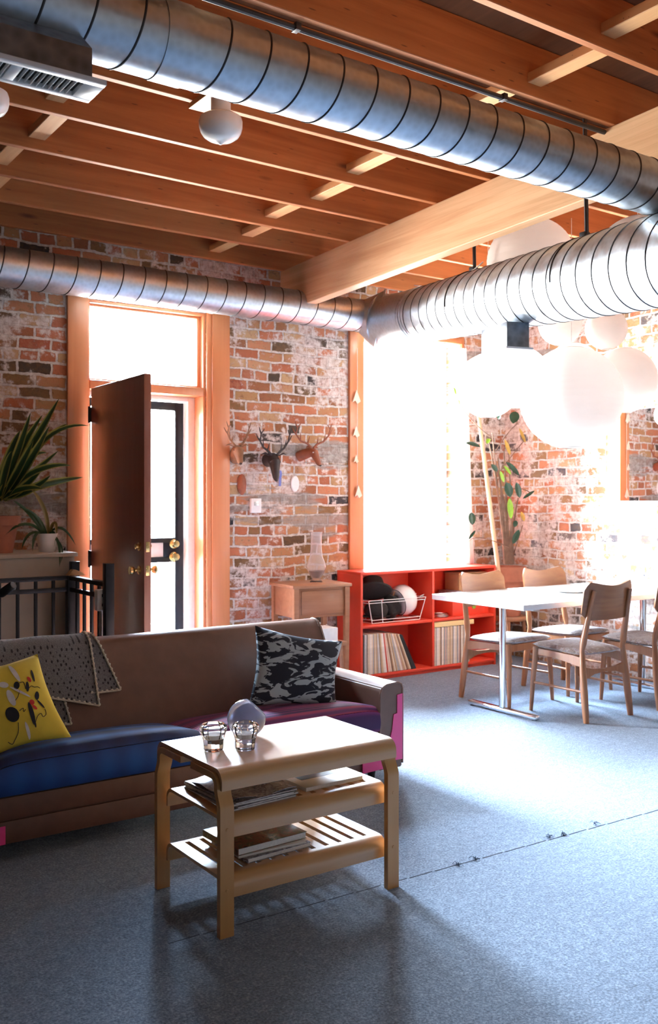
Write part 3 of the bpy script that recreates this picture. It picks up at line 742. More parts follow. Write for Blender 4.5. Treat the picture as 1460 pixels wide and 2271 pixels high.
tag(obj('hanging_ribbon', b, M['blueribbon']), 'short blue ribbon hanging on the brick right of the dark deer head', 'ribbon')
# string of pale ornaments on the left window casing
st = thing('ornament_string', 'string of pale paper ornaments hanging down the left window casing', 'garland', (0, 0, 0))
b = new(); q = [onY(793, y, 6.155) for y in (757, 860, 960, 1060, 1090)]; tube(b, q, .002, 6); obj('string', b, M['cable'], st)
for px, py, s in ((791, 868, 1.2), (790, 945, 1.0), (790, 1005, .7), (795, 1078, 1.1)):
    q = onY(px, py, 6.148); b = new()
    prism(b, [(q.x, q.z + .055 * s), (q.x - .032 * s, q.z - .03 * s), (q.x - .01 * s, q.z - .018 * s), (q.x + .006 * s, q.z - .04 * s), (q.x + .034 * s, q.z - .022 * s)], 'y', 6.145, 6.150)
    obj('ornament', b, M['cream'], st)
# mirror on the right wall
mr = thing('wall_mirror', 'frameless rectangular mirror hung on the right brick wall', 'mirror', (XB, 0, 0))
b = new(); box(b, -.012, -.001, 3.95, 5.055, 1.39, 2.12); obj('backing', b, M['whitepaint'], mr); b = new(); box(b, -.016, -.0125, 3.956, 5.05, 1.396, 2.114); obj('glass', b, M['mirror'], mr, smooth=False)

# ------------------------------------------------------------------ left: ledge, railing, plants, outlet
lg = thing('wall_ledge', 'beige boxed ledge under the potted plants behind the railing', 'ledge', (0, 0, 0))
b = new(); box(b, -.3, 2.06, 5.70, 6.198, 0, 1.055, .004); obj('body', b, M['beige'], lg); b = new(); box(b, -.3, 2.075, 5.68, 6.198, 1.055, 1.08, .005); obj('top', b, M['beige'], lg)
rl = thing('stair_railing', 'black metal railing around the stairwell behind the sofa', 'railing', (0, 0, 0))
RXC, RY = 1.985, 5.56
b = new(); box(b, .2, RXC + .02, RY - .02, RY + .02, .925, .95, .003); box(b, RXC - .02, RXC + .02, 4.99, RY - .02, .925, .95, .003); obj('top_rail', b, M['black'], rl)
b = new(); box(b, .2, RXC, RY - .012, RY + .012, .855, .88, .002); box(b, RXC - .012, RXC + .012, 4.99, RY - .012, .855, .88, .002); obj('lower_rail', b, M['black'], rl)
for x, y, h in ((RXC, RY, .95), (RXC, 4.965, 1.055), (2.03, 5.62, 1.03)):
    b = new(); box(b, x - .025, x + .025, y - .025, y + .025, 0, h, .003); obj('post', b, M['black'], rl)
xx = RXC - .105
while xx > .3:
    b = new(); box(b, xx - .009, xx + .009, RY - .009, RY + .009, .01, .93, .002); obj('baluster', b, M['black'], rl); xx -= .105
for k in range(1, 5):
    b = new(); y = RY - .115 * k; box(b, RXC - .009, RXC + .009, y - .009, y + .009, .01, .93, .002); obj('baluster', b, M['black'], rl)
po = onY(226, 1316, 5.02)
ot = thing('power_outlet', 'white double outlet box on a grey conduit beside the railing post', 'outlet', (po.x, 5.03, po.z))
b = new(); box(b, -.034, .034, -.03, .02, -.058, .058, .006); obj('cover_plate', b, M['whitepaint'], ot)
for z in (.026, -.026):
    b = new(); box(b, -.008, -.004, -.032, -.03, z - .008, z + .008); box(b, .004, .008, -.032, -.03, z - .008, z + .008); obj('socket', b, M['blackplastic'], ot)
b = new(); tube(b, [V(0, 0, -.058), V(0, 0, -po.z + .002)], .011, 12); obj('conduit', b, M['steel'], ot)
pg = onY(166, 1254, RY); b = new()
prism(b, [(pg.x - .05, .951), (pg.x + .055, .951), (pg.x + .03, .97), (pg.x - .005, .985), (pg.x - .02, .985)], 'y', RY - .03, RY + .02)
tag(obj('wood_wedge', b, M['cardboard']), 'small tan wooden wedge lying on the corner of the black railing', 'wedge')
h0, h1 = onD(-12, 1312, 4.55), onD(30, 1283, 4.5)
hb = thing('handlebar', 'black handlebar end poking in at the left edge behind the sofa', 'handlebar', h0)
b = new(); dv = h1 - h0; tube(b, [-dv * 1.5, dv * .35], .014, 12); obj('tube', b, M['black'], hb)
b = new(); tube(b, [dv * .3, dv * .35, dv * .95, dv], [.017, .021, .021, .018], 14); obj('grip', b, M['blackplastic'], hb)
b = new(); tube(b, [-dv * 1.5, -dv * 1.5 + V(0, .02, -(h0.z - dv.z * 1.5))], .014, 10); obj('stem', b, M['black'], hb)

def leaf(bm, pts, width, mi=0, wprof=None, nrm=None):
    """a long leaf along pts with a shallow keel and UVs across its width"""
    uvl = bm.loops.layers.uv.verify(); n = len(pts); rows = []
    for i, p in enumerate(pts):
        t = i / (n - 1); w = width * (wprof(t) if wprof else math.sin(math.pi * min(1, .12 + .88 * t)) ** .7)
        tg = (pts[min(n - 1, i + 1)] - pts[max(0, i - 1)]).normalized()
        nn = nrm or V(-S * .8, -C * .8, .55); sd_ = tg.cross(nn)
        sd_ = sd_.normalized() if sd_.length > 1e-4 else V(1, 0, 0); up = sd_.cross(tg).normalized()
        rows.append([bm.verts.new(p + sd_ * w * a + up * (abs(a) * w * .35)) for a in (-1, -.5, 0, .5, 1)])
    for i in range(n - 1):
        for k in range(4):
            f = bm.faces.new((rows[i][k], rows[i][k + 1], rows[i + 1][k + 1], rows[i + 1][k])); f.material_index = mi
            for lp, uu, vv in zip(f.loops, (k / 4, (k + 1) / 4, (k + 1) / 4, k / 4), (i / n, i / n, (i + 1) / n, (i + 1) / n)): lp[uvl].uv = (uu, vv)
pc = onY(0, 1208, 5.86); LZ = 1.08
tp = thing('potted_dracaena', 'striped long-leaved dracaena in a terracotta pot on the beige ledge', 'potted plant', (pc.x, 5.90, LZ))
b = new(); lathe(b, [(0, 0), (.085, 0), (.115, .17), (.132, .17), (.135, .225), (.122, .225), (.115, .20), (0, .20)], n=40); obj('pot', b, M['terra'], tp)
b = new(); lathe(b, [(0, .201), (.114, .201)], n=24); obj('soil', b, M['soil'], tp)
base = V(pc.x, 5.90, LZ + .2); b = new()
LV = [((0, 1095), (60, 1000), (132, 868), .026), ((8, 1095), (80, 960), (150, 925), .020), ((0, 1090), (40, 1000), (68, 900), .020), ((20, 1080), (95, 915), (198, 930), .016), ((10, 1085), (80, 1010), (158, 1018), .020),
      ((15, 1090), (90, 1060), (185, 1044), .026), ((5, 1090), (70, 1085), (112, 1040), .024), ((0, 1090), (18, 1010), (28, 985), .022), ((30, 1060), (60, 985), (105, 990), .017), ((-20, 1090), (-40, 980), (-30, 880), .024),
      ((10, 1090), (70, 1040), (130, 985), .018), ((-10, 1090), (20, 990), (45, 940), .022), ((0, 1095), (50, 1060), (95, 1070), .02), ((5, 1090), (40, 1040), (75, 960), .022), ((12, 1092), (60, 1030), (110, 930), .024), ((-5, 1092), (30, 1030), (60, 1010), .022),
      ((10, 1095), (55, 1075), (100, 1015), .022), ((0, 1095), (30, 1000), (95, 905), .022)]
for k, (a, m_, e, w) in enumerate(LV):
    y = 5.88 - .05 * (k % 5); P0 = onY(*a, 5.90); P1 = onY(*m_, y); P2 = onY(*e, y - .08 + .05 * (k % 3)); P0.z = max(P0.z, LZ + .2)
    leaf(b, [q - V(pc.x, 5.90, LZ) for q in bez(P0, P1, P2, 12)], w * 1.35)
obj('foliage', b, M['striped_leaf'], tp, ang=1.5)
pc = onY(104, 1205, 5.84)
sp_ = thing('spider_plant', 'small drooping green plant in a white pot on the beige ledge', 'potted plant', (pc.x, 5.84, LZ))
b = new(); lathe(b, [(0, 0), (.045, 0), (.05, .01), (.062, .10), (.066, .115), (.058, .115), (.055, .10), (0, .098)], n=32); obj('pot', b, M['whitepaint'], sp_)
b = new(); lathe(b, [(0, .099), (.054, .099)], n=20); obj('soil', b, M['soil'], sp_)
b = new()
for a, m_, e, w, dry in (((92, 1168), (60, 1120), (2, 1180), .012, 0), ((95, 1168), (70, 1120), (28, 1095), .013, 0), ((98, 1168), (60, 1150), (48, 1205), .011, 0), ((100, 1165), (85, 1120), (40, 1110), .013, 0), ((104, 1165), (125, 1150), (118, 1205), .012, 0),
                         ((104, 1165), (135, 1130), (168, 1195), .009, 0), ((100, 1165), (75, 1150), (72, 1208), .012, 0), ((104, 1168), (110, 1110), (64, 1064), .013, 1), ((106, 1165), (125, 1120), (126, 1172), .014, 1), ((108, 1168), (138, 1170), (132, 1245), .009, 0), ((108, 1168), (150, 1190), (134, 1235), .006, 0)):
    y = 5.80 if e[1] < 1206 else 5.64; P0 = V(pc.x, 5.84, LZ + .1) + V((a[0] - 100) * .002, 0, 0); P1 = onY(*m_, 5.79); P2 = onY(*e, y)
    leaf(b, [q - V(pc.x, 5.84, LZ) for q in bez(P0, P1, P2, 10)], w, dry)
obj('foliage', b, [M['spider_leaf'], M['dry_leaf']], sp_, ang=1.5)

# ------------------------------------------------------------------ corner plant, pole
pp = V(6.01, 5.90, 0); PZ = .40
ps = thing('plant_stand', 'low dark wooden stand under the corner plant pot', 'stand', pp)
b = new(); lathe(b, [(0, .36), (.15, .36), (.155, .37), (.155, .39), (.15, .40), (0, .40)], n=32); obj('top', b, M['cabwood'], ps)
for sx, sy in ((-1, -1), (1, -1), (1, 1), (-1, 1)):
    b = new(); tube(b, [V(sx * .12, sy * .12, 0), V(sx * .09, sy * .09, .36)], [.012, .018], 10); obj('leg', b, M['cabwood'], ps)
rp = thing('rubber_plant', 'tall sparse rubber plant in a terracotta pot in the room corner', 'potted plant', (pp.x, pp.y, PZ))
b = new(); lathe(b, [(0, 0), (.105, 0), (.135, .30), (.152, .30), (.155, .425), (.142, .425), (.136, .39), (0, .385)], n=40); obj('pot', b, M['terra'], rp)
b = new(); lathe(b, [(0, .386), (.135, .386)], n=24); obj('soil', b, M['soil'], rp)
b = new(); o_ = V(pp.x, pp.y, PZ)
for (x0, x1, x2, y2) in ((1122, 1110, 1092, 945), (1128, 1122, 1122, 1050), (1133, 1128, 1100, 1010), (1138, 1135, 1128, 960), (1126, 1118, 1105, 1000), (1132, 1140, 1150, 1090), (1136, 1138, 1145, 1130), (1120, 1112, 1110, 1030), (1130, 1126, 1118, 985), (1134, 1132, 1140, 1110), (1124, 1115, 1084, 960)):
    P0 = onY(x0, 1236, 5.90); P1 = onY(x1, 1130, 5.88); P2 = onY(x2, y2, 5.85)
    tube(b, [q - o_ for q in bez(P0, P1, P2, 8)], [.012, .0115, .011, .010, .009, .008, .007, .006, .005], 7)
for a, m_, e in (((1100, 985), (1128, 940), (1148, 925)), ((1090, 955), (1040, 920), (1022, 880)), ((1110, 1030), (1140, 990), (1165, 960)), ((1128, 1075), (1150, 1060), (1180, 1080)), ((1130, 1200), (1045, 1160), (1038, 1190)), ((1140, 1215), (1150, 1180), (1160, 1150))):
    tube(b, [q - o_ for q in bez(onY(*a, 5.85), onY(*m_, 5.82), onY(*e, 5.80), 8)], .004, 6)
obj('stem', b, M['stem'], rp)
def rleaf(bm, a, e, w, y, mi=0, nrm=None):
    P0 = onY(*a, y) - o_; P2 = onY(*e, y - .03) - o_
    leaf(bm, [P0 + (P2 - P0) * (i / 8) for i in range(9)], w, mi, lambda t: max(.02, math.sin(math.pi * t) ** .6), nrm)
b = new()
for a, e, w, mi in (((1124, 1055), (1132, 1088), .030, 0), ((1146, 1055), (1153, 1090), .022, 0), ((1130, 1090), (1134, 1136), .021, 1), ((1122, 1010), (1152, 1040), .022, 0), ((1090, 1015), (1103, 1032), .018, 0), ((1118, 1018), (1134, 1038), .012, 1), ((1110, 1030), (1118, 1056), .013, 1),
                    ((1144, 898), (1138, 925), .034, 0), ((1120, 960), (1132, 995), .014, 2), ((1046, 1122), (1048, 1150), .024, 0), ((1033, 968), (1066, 976), .018, 0), ((1156, 1120), (1163, 1142), .015, 2), ((1145, 1140), (1142, 1155), .016, 0), ((1160, 1092), (1186, 1074), .012, 0), ((1085, 958), (1080, 970), .014, 1),
                    ((1040, 1182), (1055, 1162), .010, 0), ((1152, 935), (1166, 968), .012, 2), ((1012, 862), (1006, 845), .014, 1), ((1020, 885), (1016, 872), .012, 1), ((1024, 893), (1020, 884), .014, 2), ((1138, 1192), (1152, 1160), .02, 0), ((1105, 915), (1110, 905), .015, 0)):
    rleaf(b, a, e, w * 1.25, 5.79, mi)
obj('foliage', b, [M['rubber_leaf'], M['lime_leaf'], M['ochre_leaf']], rp, ang=1.5)
pa, pb_ = onY(1062, 905, 5.98), onY(1105, 1245, 5.86); dv = pa - pb_
b = new(); low = pb_ - dv * ((pb_.z - 0.012) / dv.z)
tube(b, [low, low + (pa - low) * .33, low + (pa - low) * .66, pa + dv * .15], [.021, .020, .019, .017], 14)
tag(obj('wooden_pole', b, M['bamboo']), 'pale round pole leaning in the corner beside the rubber plant', 'pole')

# ------------------------------------------------------------------ sewing cabinet, lamp, carton
ct = thing('sewing_cabinet', 'brown wooden sewing cabinet on legs between the door and the red shelf', 'cabinet', (3.925, 5.88, 0), math.radians(-6))
b = new(); box(b, -.245, .245, -.20, .20, .765, .79, .006); obj('top', b, M['cabwood'], ct)
b = new(); box(b, -.215, .215, -.172, .18, .55, .765, .004); obj('case', b, M['cabwood'], ct)
b = new(); box(b, -.165, .19, -.178, -.1725, .572, .745, .003); obj('front_panel', b, M['cabwood'], ct)
for sx, sy in ((-1, -1), (1, -1), (1, 1), (-1, 1)):
    b = new(); x, y = sx * .21, sy * .172
    prism(b, [(x - .02, .765), (x + .02, .765), (x + .018, .5), (x + .012 - sx * .003, 0), (x - .012 - sx * .003, 0), (x - .018, .5)], 'y', y - .018, y + .018); obj('leg', b, M['cabwood'], ct)
vz = onY(705, 1268, 5.84)
va = thing('glass_vase', 'tall clear glass lamp vase with dark dregs on the sewing cabinet', 'vase', (vz.x, 5.86, .79))
b = new()
lathe(b, [(0, 0), (.045, 0), (.048, .006), (.036, .02), (.034, .03), (.060, .075), (.074, .11), (.072, .135), (.060, .165), (.047, .195), (.042, .25), (.042, .34), (.047, .375), (.044, .375), (.039, .34), (.039, .25), (.044, .195), (.057, .163), (.069, .134), (.071, .11), (.057, .077), (.03, .034), (0, .032)], n=40)
obj('glass', b, M['thinglass'], va)
b = new(); lathe(b, [(0, .036), (.028, .036), (.050, .070), (.056, .085), (0, .085)], n=32); obj('dregs', b, plain('dark_dregs', (.10, .022, .02), .3), va)
cs = thing('footstool', 'small dark wooden stool behind the sofa corner, under the cabinet', 'stool', (3.83, 5.58, 0))
b = new(); box(b, -.14, .14, -.11, .11, .37, .40, .006); obj('seat', b, M['cabwood'], cs)
for sx, sy in ((-1, -1), (1, -1), (1, 1), (-1, 1)):
    b = new(); tube(b, [V(sx * .12, sy * .09, 0), V(sx * .10, sy * .08, .37)], [.012, .016], 10); obj('leg', b, M['cabwood'], cs)
b = new(); box(b, 3.74, 3.90, 5.49, 5.65, .40, .50, .003); wc = tag(obj('paper_carton', b, M['whitepaint']), 'white paper carton on the stool below the sewing cabinet', 'box')
b = new(); q = [onY(x, y, 5.62) for x, y in ((724, 1372), (738, 1385), (745, 1410), (740, 1440), (728, 1480))]
q.append(V(q[-1].x, 5.62, .01)); tube(b, q, .010, 8); tag(obj('white_hose', b, M['cable']), 'white looped cable hanging beside the carton by the red shelf', 'cable')

# ------------------------------------------------------------------ red shelf and its contents
SX0, SX1, SY0, SY1, ST = 4.37, 5.81, 5.85, 6.165, .845
sh = thing('record_shelf', 'bright red open cube shelf under the window holding records and hats', 'shelf', (0, 0, 0))
PT = .022
def panel(nm, *a): 
    w = new(); box(w, *a, .0025); return obj(nm, w, M['red'], sh)
panel('top', SX0, SX1, SY0, SY1, ST - PT, ST); panel('bottom', SX0 + PT, SX1 - PT, SY0, SY1, .028, .05)
panel('side_panel', SX0, SX0 + PT, SY0, SY1, 0.0, ST - PT); panel('side_panel', SX1 - PT, SX1, SY0, SY1, 0.0, ST - PT)
panel('divider', 5.095, 5.118, SY0, SY1, .05, ST - PT)
panel('middle_shelf', SX0 + PT, 5.095, SY0 + .002, SY1, .412, .434); panel('middle_shelf', 5.118, SX1 - PT, SY0 + .002, SY1, .412, .434)
panel('back_panel', SX0 + PT, SX1 - PT, SY1 - .008, SY1, .05, ST - PT); panel('plinth', SX0 + PT, SX1 - PT, SY0 + .02, SY0 + .035, 0, .028)
# records: left compartment leaning, right compartment upright
protos = {}
def record(k, th):
    key = (k, th)
    if key not in protos:
        w = new(); box(w, 0, th, 0, .305, 0, .31, .0008, seg=1); me_o = obj('record_sleeve', w, SM[k], smooth=False); protos[key] = me_o
        return me_o
    o = protos[key].copy(); COL.objects.link(o); return o
ks = ['black', 'grey', 'white', 'black', 'cream', 'cream', 'white', 'cream', 'grey', 'tan', 'cream', 'tan', 'grey', 'white', 'grey', 'tan', 'cream', 'white', 'white', 'red', 'cream', 'pink', 'cream', 'brown', 'tan', 'cream', 'tan', 'grey', 'grey', 'cream', 'white', 'pink', 'tan', 'cream', 'brown', 'tan', 'cream', 'black', 'black', 'black', 'black']
x = SX0 + PT + .004; n_ = len(ks)
WID = {'white': .014, 'black': .010}
pos_ = []; xb = x
ths = [random.choice((.009, .012, .015)) for _ in ks]
tot = sum(ths); scale_ = (5.085 - x - .005) / tot
for i, k in enumerate(ks):
    th = round(ths[i], 4); t = i / (n_ - 1)
    lean = math.radians(-27 * max(0, (t - .18) / .82) ** 1.15)   # the row slumps to the left at the top
    o = record(k, th)
    o.location = (xb, SY0 + .004 + random.uniform(0, .006), .0515 + th * abs(math.sin(lean)) * 0)
    o.rotation_euler = (0, lean, 0)
    xb += th * (1.0 / max(.6, math.cos(lean))) + .0006
    lab = '%s record sleeve in the leaning row in the lower left compartment of the red shelf' % k
    tag(o, lab, 'record', 'records in the lower left compartment')
x = 5.121; i = 0; ks2 = ['white', 'cream', 'grey', 'white', 'white', 'cream', 'brown', 'white', 'cream', 'grey', 'pink', 'grey', 'cream', 'tan', 'cream', 'tan', 'cream', 'tan', 'grey', 'white', 'cream', 'grey', 'cream', 'pink', 'brown', 'cream', 'white', 'tan', 'grey', 'cream', 'tan', 'white', 'cream', 'pink']
for k in ks2:
    th = random.choice((.009, .012, .015))
    if x + th > 5.52: break
    o = record(k, th); o.location = (x, SY0 + .006 + random.uniform(0, .006), .0515); o.rotation_euler = (0, 0, 0)
    x += th + .0006
    tag(o, '%s record sleeve standing upright in the lower right compartment of the red shelf' % k, 'record', 'records in the lower right compartment')
XR = x
b = new(); box(b, 5.122, 5.56, SY0 + .004, SY0 + .27, .364, .404, .003)
yb_ = tag(obj('dotted_box', b, M['ydots']), 'flat yellow dotted box lying across the upright records', 'box')
# wire basket with hats and helmet
BX = [4.455, 5.035]; BY0, BY1 = SY0 + .012, SY1 - .045
bk = thing('wire_basket', 'white wire basket holding hats in the upper left of the red shelf', 'basket', (0, 0, 0))
def loop(x0, x1, y0, y1, z, r=.0032):
    w = new(); tube(w, [V(x0, y0, z), V(x1, y0, z), V(x1, y1, z), V(x0, y1, z), V(x0, y0, z)], r, 6); return w
BZ = .4345
obj('rim', loop(BX[0], BX[1], BY0, BY1, BZ + .185), M['white_metal'], bk); obj('rim', loop(BX[0] + .004, BX[1] - .004, BY0 + .004, BY1 - .004, BZ + .165), M['white_metal'], bk)
obj('base_wire', loop(BX[0] + .05, BX[1] - .05, BY0 + .02, BY1 - .02, BZ + .006), M['white_metal'], bk); obj('base_wire', loop(BX[0] + .045, BX[1] - .045, BY0 + .015, BY1 - .015, BZ + .03), M['white_metal'], bk)
for t in (.0, .22, 1.0):
    for yy, y2 in ((BY0, BY0 + .02), (BY1, BY1 - .02)):
        b = new(); xa = BX[0] + t * (BX[1] - BX[0]); xb2 = BX[0] + .05 + t * (BX[1] - BX[0] - .1); tube(b, [V(xa, yy, BZ + .186), V(xb2, y2, BZ + .004)], .0036, 6); obj('upright_wire', b, M['white_metal'], bk)
b = new()
for t in (-.012, .012): tube(b, [V(BX[1] - .02, BY0 + .1 + t * 4, BZ + .186), V(BX[1] + .025, BY0 + .1 + t * 4, BZ + .20), V(BX[1] + .03, BY0 + .12 + t * 4, BZ + .185)], .0032, 6)
obj('hook', b, M['white_metal'], bk)
Rh = Matrix.Rotation(.25, 3, 'Y') @ Matrix.Rotation(-.5, 3, 'X')
ht = thing('felt_hat', 'brown black felt hat with dented crown on top in the wire basket', 'hat', (4.60, 5.99, .668))
ht.scale = (1.18, 1.0, 1.15)
b = new(); lathe(b, [(0, .105), (.05, .112), (.075, .10), (.088, .05), (.095, .0), (0, 0)], n=32, M=Rh, sy=.9); obj('crown', b, plain('brown_felt', (.045, .030, .024), .9, scale=60, bump=.2), ht)
b = new(); lathe(b, [(.09, .004), (.135, .012), (.142, .016), (.136, .006), (.09, -.004)], n=32, M=Rh, sy=.9); obj('brim', b, M['felt'], ht)
b = new(); lathe(b, [(.0955, .002), (.093, .03), (.0962, .03), (.0985, .002)], n=32, M=Rh, sy=.9); obj('band', b, M['blackplastic'], ht)
hb2 = thing('black_bowler', 'black rounded hat lying low at the left in the wire basket', 'hat', (4.62, 5.98, .475))
b = new(); blob(b, (0, 0, .055), (.105, .085, .075), 3); obj('crown', b, M['felt'], hb2); b = new(); lathe(b, [(.07, .0), (.12, .004), (.125, .01), (.12, .012), (.07, .01)], n=28, sy=.75); obj('brim', b, M['felt'], hb2)
b = new(); blob(b, (4.77, 5.975, .55), (.075, .085, .10), 3, fn=lambda c: 1 + .10 * math.sin(c.x * 5 + c.z * 4) + .06 * math.sin(c.z * 11)); tag(obj('black_bag', b, M['felt']), 'crumpled black cloth bag between the hats and the white helmet', 'bag')
hm = thing('white_helmet', 'glossy white helmet at the right end of the wire basket', 'helmet', (4.885, 5.985, .59))
Mh = Matrix.Rotation(math.radians(75), 3, 'Y')
b = new(); lathe(b, [(.105, -.05), (.122, -.02), (.125, .02), (.115, .06), (.085, .095), (.04, .115), (0, .12)], n=36, M=Mh); obj('shell', b, M['helmet'], hm)
b = new(); lathe(b, [(.1, -.048), (.109, -.054), (.106, -.04), (.098, -.04)], n=36, M=Mh); obj('rim', b, M['blackplastic'], hm)
b = new(); tube(b, [Mh @ V(.09, 0, -.05), Mh @ V(.03, .05, -.12), Mh @ V(-.09, .0, -.05)], .006, 6); obj('strap', b, M['cardboard'], hm)
# right compartment, upper
b = new(); box(b, 5.47, 5.78, SY0 + .09, SY0 + .27, .64, .775, .003); kb = thing('cardboard_box', 'plain cardboard box high in the upper right of the red shelf', 'box', (0, 0, 0)); obj('body', b, M['cardboard'], kb); b = new(); box(b, 5.465, 5.785, SY0 + .085, SY0 + .275, .776, .79, .003); obj('lid', b, M['cardboard'], kb)
b = new(); box(b, 5.36, 5.775, SY0 + .05, SY0 + .28, .4345, .575, .004); rbx = tag(obj('red_box', b, M['red']), 'red cardboard game box standing on the middle shelf at right', 'box')
gd = onY(1078, 1330, SY0 + .048)
zz = .576
for i, (w_, mk, nm) in enumerate(((.30, 'magb', 'dark'), (.27, 'mag', 'mottled'), (.29, 'mag', 'pale'))):
    b = new(); th = .02 if i else .022; box(b, 5.37 + .01 * i, 5.37 + .01 * i + w_, SY0 + .045, SY0 + .26, zz, zz + th, .002); zz += th + .0005
    tag(obj('magazine', b, M[mk]), '%s magazine lying in the stack under the cardboard box' % nm, 'magazine', 'magazines in the red shelf')
dk = thing('disc_player', 'round silver disc player on the middle shelf of the red shelf', 'player', (5.255, SY0 + .10, .4345))
b = new(); lathe(b, [(0, 0), (.07, 0), (.078, .008), (.078, .018), (.066, .028), (0, .03)], n=36); obj('body', b, M['steel'], dk); b = new(); lathe(b, [(0, .0302), (.03, .0302), (.03, .033), (0, .034)], n=24); obj('lid_button', b, M['white_metal'], dk)
b = new(); box(b, -.08, .03, .005, .03, .034, .045, .003, Matrix.Translation((5.2, SY0 + .12, .435)) @ Matrix.Rotation(.4, 4, 'Y')); tag(obj('wooden_ruler', b, M['cardboard']), 'small wooden stick leaning on the silver disc player', 'stick')
b = new(); lathe(b, [(0, 0), (.022, 0), (.022, .004), (0, .004)], (5.60, SY0 + .0495, .505), 24, Matrix.Rotation(math.radians(90), 3, 'X')); obj('sticker', b, M['lime_leaf'], rbx)['label'] = 'round lime green sticker'

# ------------------------------------------------------------------ dining table and chairs
TX0, TX1, TY0, TY1, TZ = 4.35, 6.22, 4.14, 5.00, .75
dt = thing('dining_table', 'long white-topped dining table on chrome T-shaped legs', 'table', (0, 0, 0))
b = new(); box(b, TX0, TX1, TY0, TY1, TZ - .036, TZ, .003); obj('tabletop', b, plain('white_laminate', (.80, .79, .77), .22, var=.02), dt)
for x in (4.53, 6.0):
    lg_ = new(); yc = 4.50; tube(lg_, [V(x, yc, .035), V(x, yc, TZ - .05)], .023, 20); post = obj('leg', lg_, M['chrome'], dt)
    b = new(); box(b, x - .024, x + .024, yc - .31, yc + .31, .004, .034, .008); obj('foot_bar', b, M['chrome'], post)
    b = new(); box(b, x - .03, x + .03, yc - .30, yc + .40, TZ - .052, TZ - .0365, .003); obj('top_bracket', b, M['steel'], post)
    for s in (-.28, .28):
        b = new(); cyl(b, V(x, yc + s, 0), V(x, yc + s, .006), .016, n=14); obj('glide', b, M['blackplastic'], post)
def chair_proto():
    c = thing('dining_chair', '', 'chair', (0, 0, 0), 0, 'teak chairs at the dining table')
    for s in (-1, 1):
        b = new(); pts = [V(s * .212, -.235, 0), V(s * .205, -.205, .24), V(s * .195, -.185, .45), V(s * .185, -.215, .63), V(s * .172, -.266, .83)]
        sm = bez(pts[0], pts[1] * 1.0, pts[2], 8)[:-1] + bez(pts[2], pts[3], pts[4], 8)
        tube(b, sm, [.0125 + .0085 * math.sin(math.pi * min(1, (i + 1.5) / 10)) if i < 9 else .0205 - .0012 * (i - 8) for i in range(len(sm))], 12, flat=1.2); obj('rear_leg', b, M['teak'], c)
        b = new(); tube(b, [V(s * .225, .225, 0), V(s * .215, .215, .22), V(s * .203, .200, .425)], [.0125, .0175, .022], 12); obj('front_leg', b, M['teak'], c)
        b = new(); tube(b, [V(s * .216, .215, .19), V(s * .206, -.21, .19)], .0085, 10); obj('stretcher', b, M['teak'], c)
        b = new(); prism(b, [(-.185, .405), (-.12, .412), (.17, .418), (.20, .425), (.20, .370), (.16, .378), (0, .372), (-.185, .345)], 'x', s * .198 - .011, s * .198 + .011); obj('side_rail', b, M['teak'], c)
    b = new(); prism(b, [(-.195, .345), (-.195, .265), (-.10, .295), (0, .302), (.10, .295), (.195, .265), (.195, .345), (.10, .325), (0, .320), (-.10, .325)], 'y', -.208, -.188); obj('rear_rail', b, M['teak'], c)
    b = new(); box(b, -.195, .195, .19, .21, .372, .42, .003); obj('front_rail', b, M['teak'], c)
    # bent plywood back: concave top edge, rounded corners
    b = new(); nu, nv = 24, 10
    def bk_(u, v):
        a = u * 2 - 1; top = .890 - .030 * math.cos(a * math.pi * .5) ** 1.5 - .055 * max(0, abs(a) - .86) / .14 * abs(a); bot = .640 + .045 * max(0, abs(a) - .80) / .2
        z = bot + (top - bot) * v; y = -.235 - .055 * math.cos(a * 1.35) - .16 * (z - .66) + .028
        return V(a * .225, y + .02, z)
    sheet(b, nu, nv, bk_, .012); obj('backrest', b, M['teakback'], c, ang=1.0)
    b = new()
    def pad(sgn):
        def f(u, v):
            a, e = u * 2 - 1, v * 2 - 1; k = (1 - abs(a) ** 4) * (1 - abs(e) ** 4)
            w = .215 + .012 * e; cr = 1 - .06 * (abs(e) ** 6)
            return V(a * w * cr, .025 + e * .215 * (1 - .05 * abs(a) ** 6), .435 + .028 * e * .3 + sgn * (.026 * k ** .5) - .012 * (1 - a * a) * 0)
        return f
    grid(b, 18, 18, pad(1)); grid(b, 18, 18, pad(-1)); bmesh.ops.remove_doubles(b, verts=b.verts[:], dist=1e-5); obj('seat', b, M['floral'], c, ang=1.2)
    return c
ch = chair_proto()
ch['label'] = 'teak dining chair nearest the camera, its dark curved back towards us'; ch.location = (4.95, 4.205, 0); ch.rotation_euler = (0, 0, math.radians(-1))
dup(ch, 'teak dining chair on the near side of the table cut by the right edge', (5.62, 4.175, 0), (0, 0, math.radians(2)))
dup(ch, 'teak dining chair across the table in front of the red shelf', (4.865, 4.795, 0), (0, 0, math.radians(183)))
dup(ch, 'teak dining chair across the table in front of the corner plant', (5.515, 4.815, 0), (0, 0, math.radians(178)))
dv = thing('serving_plate', 'thin round plate lying on the white dining table', 'plate', (5.27, 4.56, TZ))
b = new(); lathe(b, [(0, .002), (.085, .002), (.13, .010), (.135, .013), (.13, .013), (.085, .006), (0, .005)], n=40); obj('dish', b, M['whitepaint'], dv); b = new(); lathe(b, [(.07, 0), (.08, 0), (.08, .003), (.07, .003)], n=40); obj('foot_ring', b, M['whitepaint'], dv)

